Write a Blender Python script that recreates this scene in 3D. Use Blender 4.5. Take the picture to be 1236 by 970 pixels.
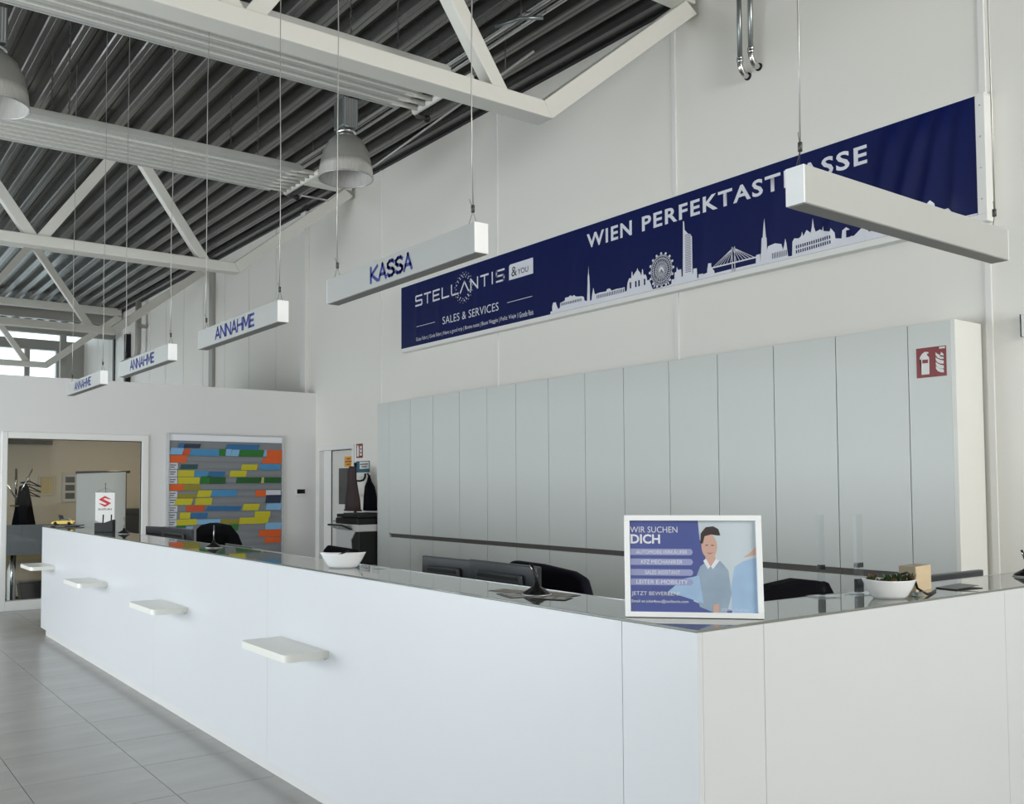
import bpy, bmesh, math, random
from mathutils import Matrix, Vector, geometry
random.seed(7)
for o in list(bpy.data.objects): bpy.data.objects.remove(o)
scene = bpy.context.scene
C = scene.collection

# ------------------------------------------------------------------ camera
cam = bpy.data.cameras.new('camera'); camo = bpy.data.objects.new('camera', cam); C.objects.link(camo)
M = Matrix(((0.571226, 0.037974, 0.819914), (0.820786, -0.022357, -0.570798), (-0.003345, 0.999029, -0.043939))).to_4x4()
M.translation = (0, 0, 1.56)
camo.matrix_world = M
cam.sensor_fit = 'HORIZONTAL'; cam.sensor_width = 36
cam.lens = 32.652; cam.shift_x = 0.05986; cam.shift_y = 0.04231
cam.clip_start = 0.05; cam.clip_end = 200
scene.camera = camo

# ------------------------------------------------------------------ world, daylight, exposure
w = bpy.data.worlds.new('overcast_sky'); scene.world = w; w.use_nodes = True
bg = w.node_tree.nodes['Background']
bg.inputs[0].default_value = (0.80, 0.92, 1.0, 1); bg.inputs[1].default_value = 3.0
vs = scene.view_settings
vs.view_transform = 'Standard'; vs.look = 'None'; vs.exposure = -0.22; vs.gamma = 1.0; vs.use_curve_mapping = False
scene.cycles.use_denoising = True
scene.cycles.max_bounces = 10; scene.cycles.diffuse_bounces = 6; scene.cycles.glossy_bounces = 4
scene.cycles.sample_clamp_indirect = 6.0

def area(name, loc, direction, sx, sy, radiance, col):
    l = bpy.data.lights.new(name, 'AREA'); l.shape = 'RECTANGLE'; l.size = sx; l.size_y = sy
    l.energy = radiance * math.pi * sx * sy; l.color = col
    o = bpy.data.objects.new(name, l); C.objects.link(o); o.location = loc
    o.rotation_euler = Vector(direction).to_track_quat('-Z', 'Y').to_euler()
    return o
DAY = (0.93, 0.97, 1.0)
# daylight through the showroom glazing: one light in each glazed bay
GLAZE_Y = -4.5; GLAZE_X = 6.0; GLAZE_FAR = -27.5
for k in range(1, 5):
    area('daylight', (2.8 - 5.886 * k, GLAZE_Y + 0.02, 1.5), (0, 1, 0), 5.3, 2.6, 2.8 if k == 1 else 7.5, DAY)
area('daylight', (GLAZE_X - 0.02, 3.80, 4.75), (-1, 0, 0), 4.9, 2.1, 18.5, (1.0, 0.98, 0.93))

# ------------------------------------------------------------------ materials
MATS = {}
def mat(name, col, rough=0.5, metal=0.0, var=0.04, vscale=6.0, bump=0.0, bscale=60.0, spec=0.5, coat=0.0, stretch=(1, 1, 1), emit=0.0):
    m = bpy.data.materials.new(name); m.use_nodes = True; nt = m.node_tree; n = nt.nodes; L = nt.links
    b = n['Principled BSDF']
    b.inputs['Roughness'].default_value = rough; b.inputs['Metallic'].default_value = metal
    b.inputs['Specular IOR Level'].default_value = spec; b.inputs['Coat Weight'].default_value = coat
    tc = n.new('ShaderNodeTexCoord'); mp = n.new('ShaderNodeMapping'); mp.inputs['Scale'].default_value = stretch
    L.new(tc.outputs['Object'], mp.inputs[0])
    nz = n.new('ShaderNodeTexNoise'); nz.inputs['Scale'].default_value = vscale; nz.inputs['Detail'].default_value = 4
    L.new(mp.outputs[0], nz.inputs['Vector'])
    mx = n.new('ShaderNodeMix'); mx.data_type = 'RGBA'
    mx.inputs[6].default_value = tuple(max(0, c * (1 - var)) for c in col) + (1,)
    mx.inputs[7].default_value = tuple(min(1, c * (1 + var)) for c in col) + (1,)
    L.new(nz.outputs[0], mx.inputs[0]); L.new(mx.outputs[2], b.inputs['Base Color'])
    if bump > 0:
        n2 = n.new('ShaderNodeTexNoise'); n2.inputs['Scale'].default_value = bscale; n2.inputs['Detail'].default_value = 3
        L.new(mp.outputs[0], n2.inputs['Vector'])
        bu = n.new('ShaderNodeBump'); bu.inputs['Strength'].default_value = bump; bu.inputs['Distance'].default_value = 0.01
        L.new(n2.outputs[0], bu.inputs['Height']); L.new(bu.outputs[0], b.inputs['Normal'])
    if emit > 0:
        b.inputs['Emission Color'].default_value = tuple(col) + (1,); b.inputs['Emission Strength'].default_value = emit
    MATS[name] = m
    return m
mat('wall_white', (0.80, 0.785, 0.735), 0.45, bump=0.05, bscale=9, var=0.015, vscale=1.2)
mat('wall_trim', (0.78, 0.775, 0.75), 0.4, var=0.02)
mat('partition_white', (0.74, 0.74, 0.735), 0.6, var=0.012, vscale=1.5)
mat('cabinet_grey', (0.64, 0.67, 0.65), 0.38, var=0.012, vscale=1.0)
mat('cabinet_side', (0.80, 0.80, 0.76), 0.45, var=0.015)  # paler than the fronts: stronger light on the end face put into colour
mat('groove_dark', (0.10, 0.095, 0.085), 0.5)
mat('counter_white', (0.66, 0.675, 0.695), 0.28, var=0.012, vscale=1.5)
mat('counter_edge', (0.77, 0.78, 0.78), 0.35, var=0.01)
mat('kick_white', (0.66, 0.655, 0.64), 0.45, var=0.04)
mat('shelf_cream', (0.80, 0.80, 0.74), 0.28, var=0.01)
mat('desk_grey', (0.5, 0.5, 0.49), 0.5)
mat('tile_grey', (0.39, 0.385, 0.37), 0.24, var=0.2, vscale=1.6, stretch=(3.2, 0.8, 1), bump=0.02, bscale=40)
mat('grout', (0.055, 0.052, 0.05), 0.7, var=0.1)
mat('deck_steel', (0.20, 0.20, 0.19), 0.27, 0.7, var=0.15, vscale=5, stretch=(0.3, 3, 3))
mat('steel_paint', (0.74, 0.73, 0.68), 0.42, var=0.02)
mat('steel_paint_dark', (0.36, 0.355, 0.33), 0.45, var=0.03)
mat('panel_paint', (0.47, 0.475, 0.45), 0.42, var=0.02)
mat('black', (0.008, 0.008, 0.009), 0.45, var=0.1, spec=0.3)
mat('black_gloss', (0.008, 0.008, 0.009), 0.15, var=0.1)
mat('black_cloth', (0.004, 0.004, 0.007), 0.85, spec=0.12, var=0.3, vscale=30, bump=0.4, bscale=300)
mat('navy_cloth', (0.003, 0.003, 0.010), 0.7, spec=0.15, var=0.25, vscale=30, bump=0.3, bscale=300)
mat('monitor_grey', (0.035, 0.04, 0.046), 0.32, var=0.06)
mat('chrome', (0.62, 0.62, 0.62), 0.16, 1.0, var=0.05)
mat('pipe_steel', (0.30, 0.33, 0.33), 0.3, 0.8, var=0.1)
mat('alu', (0.55, 0.56, 0.57), 0.35, 0.7, var=0.05)
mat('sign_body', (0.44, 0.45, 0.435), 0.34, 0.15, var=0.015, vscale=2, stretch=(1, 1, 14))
mat('sign_cap', (0.90, 0.91, 0.92), 0.22, var=0.008)  # window reflection on the sign ends put into a whiter colour
mat('sign_under', (0.28, 0.28, 0.27), 0.5, var=0.02)  # shade under the signs put into a darker colour
mat('letter_blue', (0.016, 0.03, 0.22), 0.4, var=0.02)
mat('banner_blue', (0.0006, 0.006, 0.075), 0.42, var=0.06, vscale=1.5, spec=0.28)
mat('print_white', (0.74, 0.75, 0.82), 0.5, var=0.01)
mat('frame_white', (0.80, 0.80, 0.78), 0.4, var=0.01)
mat('poster_frame', (0.92, 0.93, 0.93), 0.35, var=0.005)
mat('poster_white', (0.94, 0.95, 0.97), 0.5, var=0.005)
mat('red_sign', (0.22, 0.006, 0.010), 0.4, var=0.03)
mat('sign_white', (0.74, 0.74, 0.72), 0.45, var=0.01)
mat('sign_orange', (0.75, 0.32, 0.03), 0.5)
mat('sign_teal', (0.02, 0.12, 0.18), 0.5)
mat('ink', (0.03, 0.03, 0.035), 0.6)
mat('suzuki_red', (0.55, 0.015, 0.03), 0.5)
mat('board_grey', (0.20, 0.215, 0.235), 0.5, var=0.03)
mat('board_frame', (0.52, 0.53, 0.55), 0.35, 0.3)
mat('porcelain', (0.84, 0.85, 0.86), 0.12, var=0.005)
mat('wood_pale', (0.66, 0.52, 0.34), 0.5, var=0.1, vscale=8, stretch=(1, 1, 6))
mat('wood_edge', (0.36, 0.30, 0.21), 0.6, var=0.1, vscale=8)
mat('leaf', (0.035, 0.075, 0.02), 0.5, var=0.5, vscale=60)
mat('leaf_brown', (0.15, 0.09, 0.045), 0.6, var=0.4, vscale=60)
mat('soil', (0.035, 0.025, 0.018), 0.9, var=0.4, vscale=80)
mat('office_wall', (0.55, 0.50, 0.42), 0.7, var=0.02)
mat('office_dado', (0.19, 0.20, 0.225), 0.5, var=0.03)
mat('paper_white', (0.84, 0.86, 0.90), 0.7, var=0.02)
mat('paper_tan', (0.50, 0.40, 0.22), 0.6, var=0.08)
mat('photo_dark', (0.05, 0.055, 0.06), 0.4, var=0.6, vscale=20)
mat('photo_frame', (0.50, 0.49, 0.47), 0.4)
mat('carton', (0.40, 0.33, 0.24), 0.7)
mat('car_yellow', (0.75, 0.50, 0.02), 0.25, var=0.02)
mat('door_grey', (0.66, 0.655, 0.62), 0.4, var=0.01)
mat('door_pane', (0.05, 0.055, 0.05), 0.25, var=0.15)
mat('printer_white', (0.56, 0.565, 0.57), 0.45)
mat('coat_brown', (0.045, 0.028, 0.03), 0.85, var=0.35, vscale=14, stretch=(1, 1, 0.3), bump=0.5, bscale=120)
mat('brass', (0.32, 0.19, 0.07), 0.4, 0.6)
mat('thermo', (0.7, 0.7, 0.68), 0.4)
mat('skin', (0.72, 0.46, 0.36), 0.5)
mat('hair', (0.05, 0.035, 0.03), 0.6)
mat('cloth_blue', (0.42, 0.60, 0.80), 0.5, var=0.15, vscale=18)
mat('cloth_grey', (0.36, 0.46, 0.56), 0.5, var=0.2, vscale=18)
mat('poster_blue', (0.10, 0.13, 0.37), 0.4, var=0.22, vscale=7, stretch=(1, 1, 0.1))
mat('poster_pill', (0.40, 0.43, 0.66), 0.4, var=0.05)
mat('poster_pale', (0.66, 0.74, 0.76), 0.4, var=0.12, vscale=12, stretch=(1, 1, 0.1))
mat('leaflet', (0.12, 0.115, 0.11), 0.4, var=0.6, vscale=18)
mat('chain_steel', (0.10, 0.10, 0.095), 0.5, 0.5)
mat('cable_steel', (0.45, 0.45, 0.43), 0.35, 0.7, var=0.3, vscale=8)
CARD = {'b': (0.02, 0.13, 0.30), 's': (0.05, 0.24, 0.47), 'l': (0.20, 0.42, 0.66), 'n': (0.012, 0.025, 0.06), 'r': (0.56, 0.07, 0.015),
        'o': (0.66, 0.10, 0.01), 'g': (0.012, 0.15, 0.015), 'd': (0.006, 0.085, 0.010), 'y': (0.52, 0.47, 0.01), 'v': (0.26, 0.22, 0.012),
        'c': (0.50, 0.42, 0.16), 'w': (0.58, 0.60, 0.66), 't': (0.01, 0.07, 0.08)}
for k_, c_ in CARD.items(): mat('card_' + k_, c_, 0.55, var=0.08, vscale=14)

def glass(name, tint, rough=0.0, mixf=0.9, ior=1.45):
    m = bpy.data.materials.new(name); m.use_nodes = True; nt = m.node_tree; n = nt.nodes; L = nt.links
    for x in list(n):
        if x.type != 'OUTPUT_MATERIAL': n.remove(x)
    out = [x for x in n if x.type == 'OUTPUT_MATERIAL'][0]
    tr = n.new('ShaderNodeBsdfTransparent'); tr.inputs[0].default_value = tint + (1,)
    gl = n.new('ShaderNodeBsdfGlossy'); gl.inputs['Roughness'].default_value = rough; gl.inputs[0].default_value = (1, 1, 1, 1)
    fr = n.new('ShaderNodeFresnel'); fr.inputs[0].default_value = ior
    ge = n.new('ShaderNodeNewGeometry'); su = n.new('ShaderNodeMath'); su.operation = 'SUBTRACT'; su.inputs[0].default_value = 1.0; L.new(ge.outputs['Backfacing'], su.inputs[1])
    mu = n.new('ShaderNodeMath'); mu.operation = 'MULTIPLY'; L.new(fr.outputs[0], mu.inputs[0]); L.new(su.outputs[0], mu.inputs[1])
    mx = n.new('ShaderNodeMixShader'); L.new(mu.outputs[0], mx.inputs[0]); L.new(tr.outputs[0], mx.inputs[1]); L.new(gl.outputs[0], mx.inputs[2])
    L.new(mx.outputs[0], out.inputs[0]); MATS[name] = m
glass('window_glass', (0.90, 0.92, 0.91)); glass('acrylic', (0.94, 0.95, 0.955), ior=1.3); glass('poster_glass', (0.97, 0.97, 0.98), 0.02, ior=1.5)
mat('lamp_dome', (0.40, 0.40, 0.38), 0.28, 0.35, var=0.12, vscale=3, stretch=(1, 1, 5))
mat('lamp_pale', (0.62, 0.61, 0.58), 0.2, 0.2, var=0.25, vscale=30, stretch=(3, 3, 0.2))  # opaque pale tone for the brightness seen through the clear bell
# counter glass: back-painted grey-green glass, mirror-like at a low angle
m = mat('counter_glass', (0.17, 0.185, 0.165), 0.03, var=0.02, spec=0.7, coat=0.35)
m.node_tree.nodes['Principled BSDF'].inputs['Coat Roughness'].default_value = 0.02

def tile_floor_material():
    m = bpy.data.materials.new('floor_tiles'); m.use_nodes = True; nt = m.node_tree; n = nt.nodes; L = nt.links
    b = n['Principled BSDF']; b.inputs['Roughness'].default_value = 0.26
    tc = n.new('ShaderNodeTexCoord'); mp = n.new('ShaderNodeMapping'); L.new(tc.outputs['Object'], mp.inputs[0])
    br = n.new('ShaderNodeTexBrick'); br.offset = 0; br.inputs['Scale'].default_value = 1
    br.inputs['Brick Width'].default_value = 0.591; br.inputs['Row Height'].default_value = 0.62
    br.inputs['Mortar Size'].default_value = 0.003
    br.inputs['Color1'].default_value = (0.39, 0.385, 0.37, 1); br.inputs['Color2'].default_value = (0.37, 0.365, 0.35, 1); br.inputs['Mortar'].default_value = (0.055, 0.052, 0.05, 1)
    L.new(mp.outputs[0], br.inputs['Vector']); L.new(br.outputs[0], b.inputs['Base Color']); MATS['floor_tiles'] = m
tile_floor_material()

# ------------------------------------------------------------------ helpers
class MB:
    """collects boxes, tubes, prisms and lathes into one mesh"""
    def __init__(s): s.v = []; s.f = []; s.sm = []
    def add(s, vs, fs, smooth=False):
        o = len(s.v); s.v += [tuple(p) for p in vs]; s.f += [tuple(i + o for i in f) for f in fs]; s.sm += [smooth] * len(fs); return s
    def box(s, x0, x1, y0, y1, z0, z1):
        vs = [(x, y, z) for z in (z0, z1) for y in (y0, y1) for x in (x0, x1)]
        return s.add(vs, [(0, 2, 3, 1), (4, 5, 7, 6), (0, 1, 5, 4), (2, 6, 7, 3), (0, 4, 6, 2), (1, 3, 7, 5)])
    def obox(s, a, b, wd, ht, up=(1, 0, 0)):
        """rectangular bar from a to b; wd across (along up), ht in the third direction"""
        a = Vector(a); b = Vector(b); d = (b - a).normalized(); u = Vector(up); u = (u - d * u.dot(d)).normalized(); t = d.cross(u)
        vs = [p + u * (wd / 2 * i) + t * (ht / 2 * j) for p in (a, b) for i, j in ((-1, -1), (1, -1), (1, 1), (-1, 1))]
        return s.add(vs, [(3, 2, 1, 0), (4, 5, 6, 7), (0, 1, 5, 4), (1, 2, 6, 5), (2, 3, 7, 6), (3, 0, 4, 7)])
    def tube(s, pts, r, n=8, cap=True):
        pts = [Vector(p) for p in pts]; rr = r if isinstance(r, (list, tuple)) else [r] * len(pts); rings = []
        ref = Vector((0.13, 0.21, 0.97))
        for i, p in enumerate(pts):
            d = (pts[min(i + 1, len(pts) - 1)] - pts[max(i - 1, 0)]).normalized()
            u = ref - d * ref.dot(d)
            if u.length < 0.2: u = Vector((1, 0, 0)) - d * d.x
            u.normalize(); ref = u; t = d.cross(u)
            rings.append([p + (u * math.cos(2 * math.pi * k / n) + t * math.sin(2 * math.pi * k / n)) * rr[i] for k in range(n)])
        vs = [q for r_ in rings for q in r_]; fs = []
        for i in range(len(rings) - 1):
            for k in range(n): fs.append((i * n + k, i * n + (k + 1) % n, (i + 1) * n + (k + 1) % n, (i + 1) * n + k))
        if cap: fs += [tuple(range(n))[::-1], tuple((len(rings) - 1) * n + k for k in range(n))]
        return s.add(vs, fs, True)
    def lathe(s, prof, n=24, c=(0, 0, 0), sx=1, sy=1, cap=True):
        vs = []; fs = []
        for r, z in prof:
            for k in range(n): vs.append((c[0] + r * sx * math.cos(2 * math.pi * k / n), c[1] + r * sy * math.sin(2 * math.pi * k / n), c[2] + z))
        for i in range(len(prof) - 1):
            for k in range(n): fs.append((i * n + k, i * n + (k + 1) % n, (i + 1) * n + (k + 1) % n, (i + 1) * n + k))
        if cap and prof[0][0] > 1e-4: fs.append(tuple(range(n))[::-1])
        if cap and prof[-1][0] > 1e-4: fs.append(tuple((len(prof) - 1) * n + k for k in range(n)))
        return s.add(vs, fs, True)
    def prism(s, poly, fn, d0, d1, smooth=False):
        """poly: list of (u, v); fn(u, v, d) -> point; extruded from d0 to d1"""
        n = len(poly); vs = [fn(u, v, d0) for u, v in poly] + [fn(u, v, d1) for u, v in poly]
        tri = geometry.tessellate_polygon([[Vector((u, v, 0)) for u, v in poly]])
        fs = [tuple(t) for t in tri] + [tuple(i + n for i in t[::-1]) for t in tri]
        fs += [(i, (i + 1) % n, (i + 1) % n + n, i + n) for i in range(n)]
        return s.add(vs, fs, smooth)
    def ball(s, c, r, n=10, m=6, sz=1.0):
        return s.lathe([(max(1e-5, r * math.sin(math.pi * i / m)), -r * sz * math.cos(math.pi * i / m)) for i in range(m + 1)], n, c)
    def mesh(s, name):
        me = bpy.data.meshes.new(name); me.from_pydata(s.v, [], s.f); me.update()
        bm = bmesh.new(); bm.from_mesh(me); bmesh.ops.recalc_face_normals(bm, faces=bm.faces); bm.to_mesh(me); bm.free()
        for p, sm in zip(me.polygons, s.sm): p.use_smooth = sm
        return me
def build(name, mb, material, parent=None, bevel=0.0, seg=2):
    me = mb.mesh(name) if isinstance(mb, MB) else mb
    me.materials.clear(); me.materials.append(MATS[material])
    o = bpy.data.objects.new(name, me); C.objects.link(o); o.parent = parent
    if bevel > 0:
        b = o.modifiers.new('bevel', 'BEVEL'); b.width = bevel; b.segments = seg; b.limit_method = 'ANGLE'; b.angle_limit = math.radians(35)
    return o
def tag(o, label, cat, group=None, kind=None):
    o['label'] = label
    if cat: o['category'] = cat
    if group: o['group'] = group
    if kind: o['kind'] = kind
    return o
def struct(name, mb, material, label=None, bevel=0.0):
    o = build(name, mb, material, None, bevel); o['kind'] = 'structure'
    if label: o['label'] = label
    return o
def thing(name, label, cat, loc=(0, 0, 0), rz=0.0, group=None):
    o = bpy.data.objects.new(name, None); C.objects.link(o); o.location = loc; o.rotation_euler = (0, 0, rz); o.empty_display_size = 0.1
    return tag(o, label, cat, group)
def copy_part(o, parent):
    c = o.copy(); C.objects.link(c); c.parent = parent
    for ch in list(o.children):
        if ch.name != c.name: copy_part(ch, c)
    return c
def dup(root, loc, rz=0.0, label=None, name=None):
    kids = list(root.children)
    r = root.copy(); C.objects.link(r); r.location = loc; r.rotation_euler = (0, 0, rz)
    if label: r['label'] = label
    for k in kids: copy_part(k, r)
    return r
B = lambda *a: MB().box(*a)
XZ = lambda Y: (lambda u, v, d: (u, Y + d, v))          # plane facing -Y
YZ = lambda X: (lambda u, v, d: (X + d, u, v))          # plane facing +X

def text_poly(s, bold=0.0, spacing=1.0):
    cu = bpy.data.curves.new('lettering', 'FONT'); cu.body = s; cu.size = 1; cu.offset = bold; cu.resolution_u = 3; cu.space_character = spacing
    ob = bpy.data.objects.new('lettering', cu); C.objects.link(ob)
    bpy.context.view_layer.update(); dg = bpy.context.evaluated_depsgraph_get()
    me = bpy.data.meshes.new_from_object(ob.evaluated_get(dg))
    bpy.data.objects.remove(ob); bpy.data.curves.remove(cu)
    return me
def lettering(parent, s, box, fn, material, bold=0.0, spacing=1.0, name='lettering', slant=0.0):
    """flat printed text fitted into box (u0, v0, u1, v1) of the surface fn(u, v)"""
    me = text_poly(s, bold, spacing)
    xs = [v.co.x for v in me.vertices]; ys = [v.co.y for v in me.vertices]
    x0, x1, y0, y1 = min(xs), max(xs), min(ys), max(ys); u0, v0, u1, v1 = box
    for v in me.vertices:
        a = (v.co.x - x0) / (x1 - x0); b = (v.co.y - y0) / (y1 - y0)
        v.co = fn(u0 + a * (u1 - u0) + slant * b, v0 + b * (v1 - v0))
    return build(name, me, material, parent)
def strokes(mb, lines, wd, fn):
    """flat ribbons along polylines, for drawn letters and fine print"""
    for ln in lines:
        for (a, b), (c, d) in zip(ln[:-1], ln[1:]):
            l = math.hypot(c - a, d - b) or 1; ex, ey = (c - a) / l * wd / 2, (d - b) / l * wd / 2
            q = [(a - ex - ey, b - ey + ex), (a - ex + ey, b - ey - ex), (c + ex + ey, d + ey - ex), (c + ex - ey, d + ey + ex)]
            mb.add([fn(*p) for p in q], [(0, 1, 2, 3)])
    return mb
def flat(mb, poly, fn):
    tri = geometry.tessellate_polygon([[Vector((u, v, 0)) for u, v in poly]])
    return mb.add([fn(u, v) for u, v in poly], [tuple(t) for t in tri])

# ================================================================== THE HALL
YW = 6.46          # face of the back wall
XE = -12.92        # face of the partition at the end of the counter
ZD = 6.0           # underside of the steel roof deck
# floor with real tiles where they can be seen
fl = struct('floor', B(-27.7, 6.2, -6.2, 6.7, -0.2, -0.006), 'floor_tiles', 'large grey stone-look floor tiles')
tm = B(0.0028, 0.5882, 0.0018, 0.6182, -0.006, 0.0).mesh('tile'); tm.materials.append(MATS['tile_grey'])
gm = B(-12.99, -3.0, -0.27, 2.83, -0.0065, -0.004); build('grout_bed', gm, 'grout', fl)
for i in range(17):
    for j in range(5):
        t = bpy.data.objects.new('tile', tm); C.objects.link(t); t.parent = fl
        t.location = (-5.911 + 0.591 * (i - 12), 0.97 + 0.62 * (j - 2), random.uniform(-0.0004, 0.0004))
# steel deck: one folded sheet whose ribs run along the hall
prof = []
y = 1.80 - 0.305 * math.ceil((1.8 - GLAZE_Y) / 0.305) 
while y < 6.55:
    prof += [(y + 0.004, ZD + 0.012), (y + 0.016, ZD), (y + 0.060, ZD), (y + 0.066, ZD + 0.006), (y + 0.072, ZD), (y + 0.116, ZD), (y + 0.128, ZD + 0.012), (y + 0.152, ZD + 0.13), (y + 0.205, ZD + 0.13), (y + 0.213, ZD + 0.122), (y + 0.221, ZD + 0.13), (y + 0.280, ZD + 0.13)]
    y += 0.305
mb = MB(); n = len(prof)
mb.add([(x, a, z) for x in (-27.7, 6.2) for a, z in prof], [(i, i + 1, n + i + 1, n + i) for i in range(n - 1)])
struct('ceiling', mb, 'deck_steel', 'dark corrugated galvanised steel roof deck')
struct('ceiling_outer', B(-27.9, 6.4, -4.9, 6.9, ZD + 0.16, ZD + 0.3), 'steel_paint_dark')
# back wall: slab, wide panels, raised joint strips
D0, D1, DZ = -12.81, -11.69, 2.165     # door opening
poly = [(-27.7, -0.01), (D0, -0.01), (D0, DZ), (D1, DZ), (D1, -0.01), (6.2, -0.01), (6.2, ZD + 0.12), (-27.7, ZD + 0.12)]
wb = struct('wall_back', MB().prism(poly, XZ(YW), 0.012, 0.22), 'wall_trim', 'tall white panelled wall')
seams = [6.2, 4.96, 2.31, -0.34, -2.99, -5.68, -8.335, -10.945, -13.25]
for a, b in zip(seams[:-1], seams[1:]):
    p = [(b + 0.006, 0), (a - 0.006, 0), (a - 0.006, 5.93), (b + 0.006, 5.93)]
    if b < -13: p = [(b + 0.006, 0), (D0, 0), (D0, DZ), (D1, DZ), (D1, 0), (a - 0.006, 0), (a - 0.006, 5.93), (b + 0.006, 5.93)]
    build('wall_panel', MB().prism(p, XZ(YW), 0.0, 0.02), 'wall_white', wb)
for a in seams[3:8]:
    build('joint_strip', B(a - 0.022, a + 0.022, YW - 0.012, YW + 0.01, 0, 5.92), 'wall_trim', wb, 0.004)
x = -13.25
while x > -27.2:
    build('wall_panel', B(x - 1.148, x - 0.012, YW, YW + 0.02, 0, 5.93), 'wall_white', wb); x -= 1.16
struct('trim_1', B(-27.5, 6, YW - 0.05, YW + 0.01, 5.92, 5.995), 'black', 'black gap strip where the wall meets the roof deck')
struct('trim_2', B(-27.5, 6, YW - 0.16, YW - 0.05, 5.955, 5.998), 'deck_steel', 'galvanised edge flashing under the roof deck')
struct('trim_3', B(-13.34, -13.16, YW - 0.07, YW - 0.001, 0, 5.9), 'wall_trim', 'white boxed column on the wall above the partition', 0.004)
struct('trim_4', B(-17.42, -17.22, YW - 0.06, YW - 0.001, 0, 5.9), 'steel_paint_dark', 'grey steel column on the wall beyond the partition', 0.004)
# the unseen sides of the hall: glazed showroom fronts
def glazed(name, along_x, pos, a0, a1, z0, z1, bays, solid):
    mb = MB(); t = 0.14
    def bx(u0, u1, v0, v1):
        if along_x: mb.box(u0, u1, pos - t, pos, v0, v1)
        else: mb.box(min(pos, pos + t), max(pos, pos + t), u0, u1, v0, v1)
    bx(a0, a1, -0.2, z0); bx(a0, a1, z1, ZD + 0.12); st = (a1 - a0) / bays
    for k in range(bays + 1): bx(max(a0, a0 + st * k - 0.15), min(a1, a0 + st * k + 0.15), z0, z1)
    for k in solid: bx(a0 + st * k + 0.15, a0 + st * (k + 1) - 0.15, z0, z1)
    return struct(name, mb, 'wall_white')
glazed('wall_front', True, GLAZE_Y, -29.317, 6.0, 0.2, 2.8, 6, (0, 5))
glazed('wall_right', False, GLAZE_X, -4.5, 6.46, 3.7, 5.8, 2, (0,))
# far end: high windows above the partition
mb = MB().box(-27.7, -27.5, GLAZE_Y, 6.46, -0.2, 3.4).box(-27.7, -27.5, GLAZE_Y, 6.46, 5.38, 5.66).box(-27.7, -27.5, 5.72, 6.46, 3.4, 5.38).box(-27.7, -27.5, GLAZE_Y, 6.46, 5.95, 6.12)
for k in range(10): mb.box(-27.68, -27.52, 4.91 - 0.98 * k, 5.04 - 0.98 * k, 3.4, 5.38)
wf = struct('wall_left', mb, 'steel_paint_dark')
for k in range(10):
    y1 = 5.72 if k == 0 else 4.91 - 0.98 * (k - 1); y0 = max(GLAZE_Y, 5.04 - 0.98 * k)
    wn = struct('window_%d' % (k + 2), B(-27.62, -27.59, y0, y1, 3.4, 5.38), 'window_glass', 'far high window pane')
    build('transom', B(-27.64, -27.56, y0, y1, 4.30, 4.36), 'steel_paint_dark', wn)
struct('window_12', B(-27.62, -27.59, GLAZE_Y, 6.46, 5.66, 5.95), 'window_glass', 'narrow glazed strip above the far lintel')
# partition wall with the office window
W0, W1, WZ = 2.05, 3.90, 2.275
poly = [(-4.5, -0.01), (-3.4, -0.01), (-3.4, WZ), (1.95, WZ), (1.95, -0.01), (W0, -0.01), (W0, WZ), (W1, WZ), (W1, -0.01), (YW - 0.001, -0.01), (YW - 0.001, 3.0), (-4.5, 3.0)]  # the first, wide opening is unseen, cut to let daylight into the office
struct('wall_partition', MB().prism(poly, YZ(XE), -0.13, 0.0), 'partition_white', 'white half-height partition wall of the office')
win = struct('window_1', MB().box(XE - 0.10, XE + 0.025, W0, W0 + 0.07, 0, WZ).box(XE - 0.10, XE + 0.025, W1 - 0.085, W1, 0, WZ)
             .box(XE - 0.10, XE + 0.025, W0 + 0.07, W1 - 0.085, WZ - 0.085, WZ).box(XE - 0.10, XE + 0.025, W0 + 0.07, W1 - 0.085, 0, 0.125), 'frame_white', 'white framed glass wall of the office', 0.006)
build('pane', B(XE - 0.05, XE - 0.042, -3.4, 1.95, 0.0, WZ), 'window_glass', win)  # unseen extra pane, added to let daylight into the office
build('pane', B(XE - 0.05, XE - 0.042, W0 + 0.07, W1 - 0.085, 0.125, WZ - 0.085), 'window_glass', win)
build('gasket', MB().box(XE - 0.052, XE - 0.03, W1 - 0.093, W1 - 0.085, 0.125, WZ - 0.085).box(XE - 0.052, XE - 0.03, W0 + 0.07, W0 + 0.078, 0.125, WZ - 0.085)
      .box(XE - 0.052, XE - 0.03, W0 + 0.07, W1 - 0.085, WZ - 0.093, WZ - 0.085), 'black', win)
struct('baseboard_partition', MB().box(XE, XE + 0.014, W1 + 0.01, YW - 0.001, 0, 0.07).box(XE, XE + 0.014, -4.4, -3.41, 0, 0.07), 'kick_white')
# office behind the glass
struct('wall_office', MB().box(-16.65, -16.5, -4.45, YW - 0.002, 0, 2.95), 'office_wall', 'beige office wall with two framed pictures')
struct('wall_office_side', MB().box(-16.65, XE - 0.13, -4.48, -4.4, 0, 2.95), 'office_wall')
struct('wall_office_back', MB().box(-16.5, XE - 0.13, YW - 0.05, YW - 0.002, 0, 2.95), 'office_wall')
struct('ceiling_office', MB().box(-16.65, XE - 0.13, -4.45, YW - 0.002, 2.80, 2.98), 'office_wall')
struct('trim_5', B(-16.5, -16.42, 0.5, 3.38, 2.27, 2.34), 'groove_dark', 'dark cable duct high on the office wall', 0.004)
lampo = thing('ceiling_light', 'warm flat ceiling light of the office behind glass', 'light', (-14.6, 4.4, 2.80))
build('housing', B(-0.6, 0.6, -0.3, 0.3, -0.06, 0.0), 'frame_white', lampo, 0.006)
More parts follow.
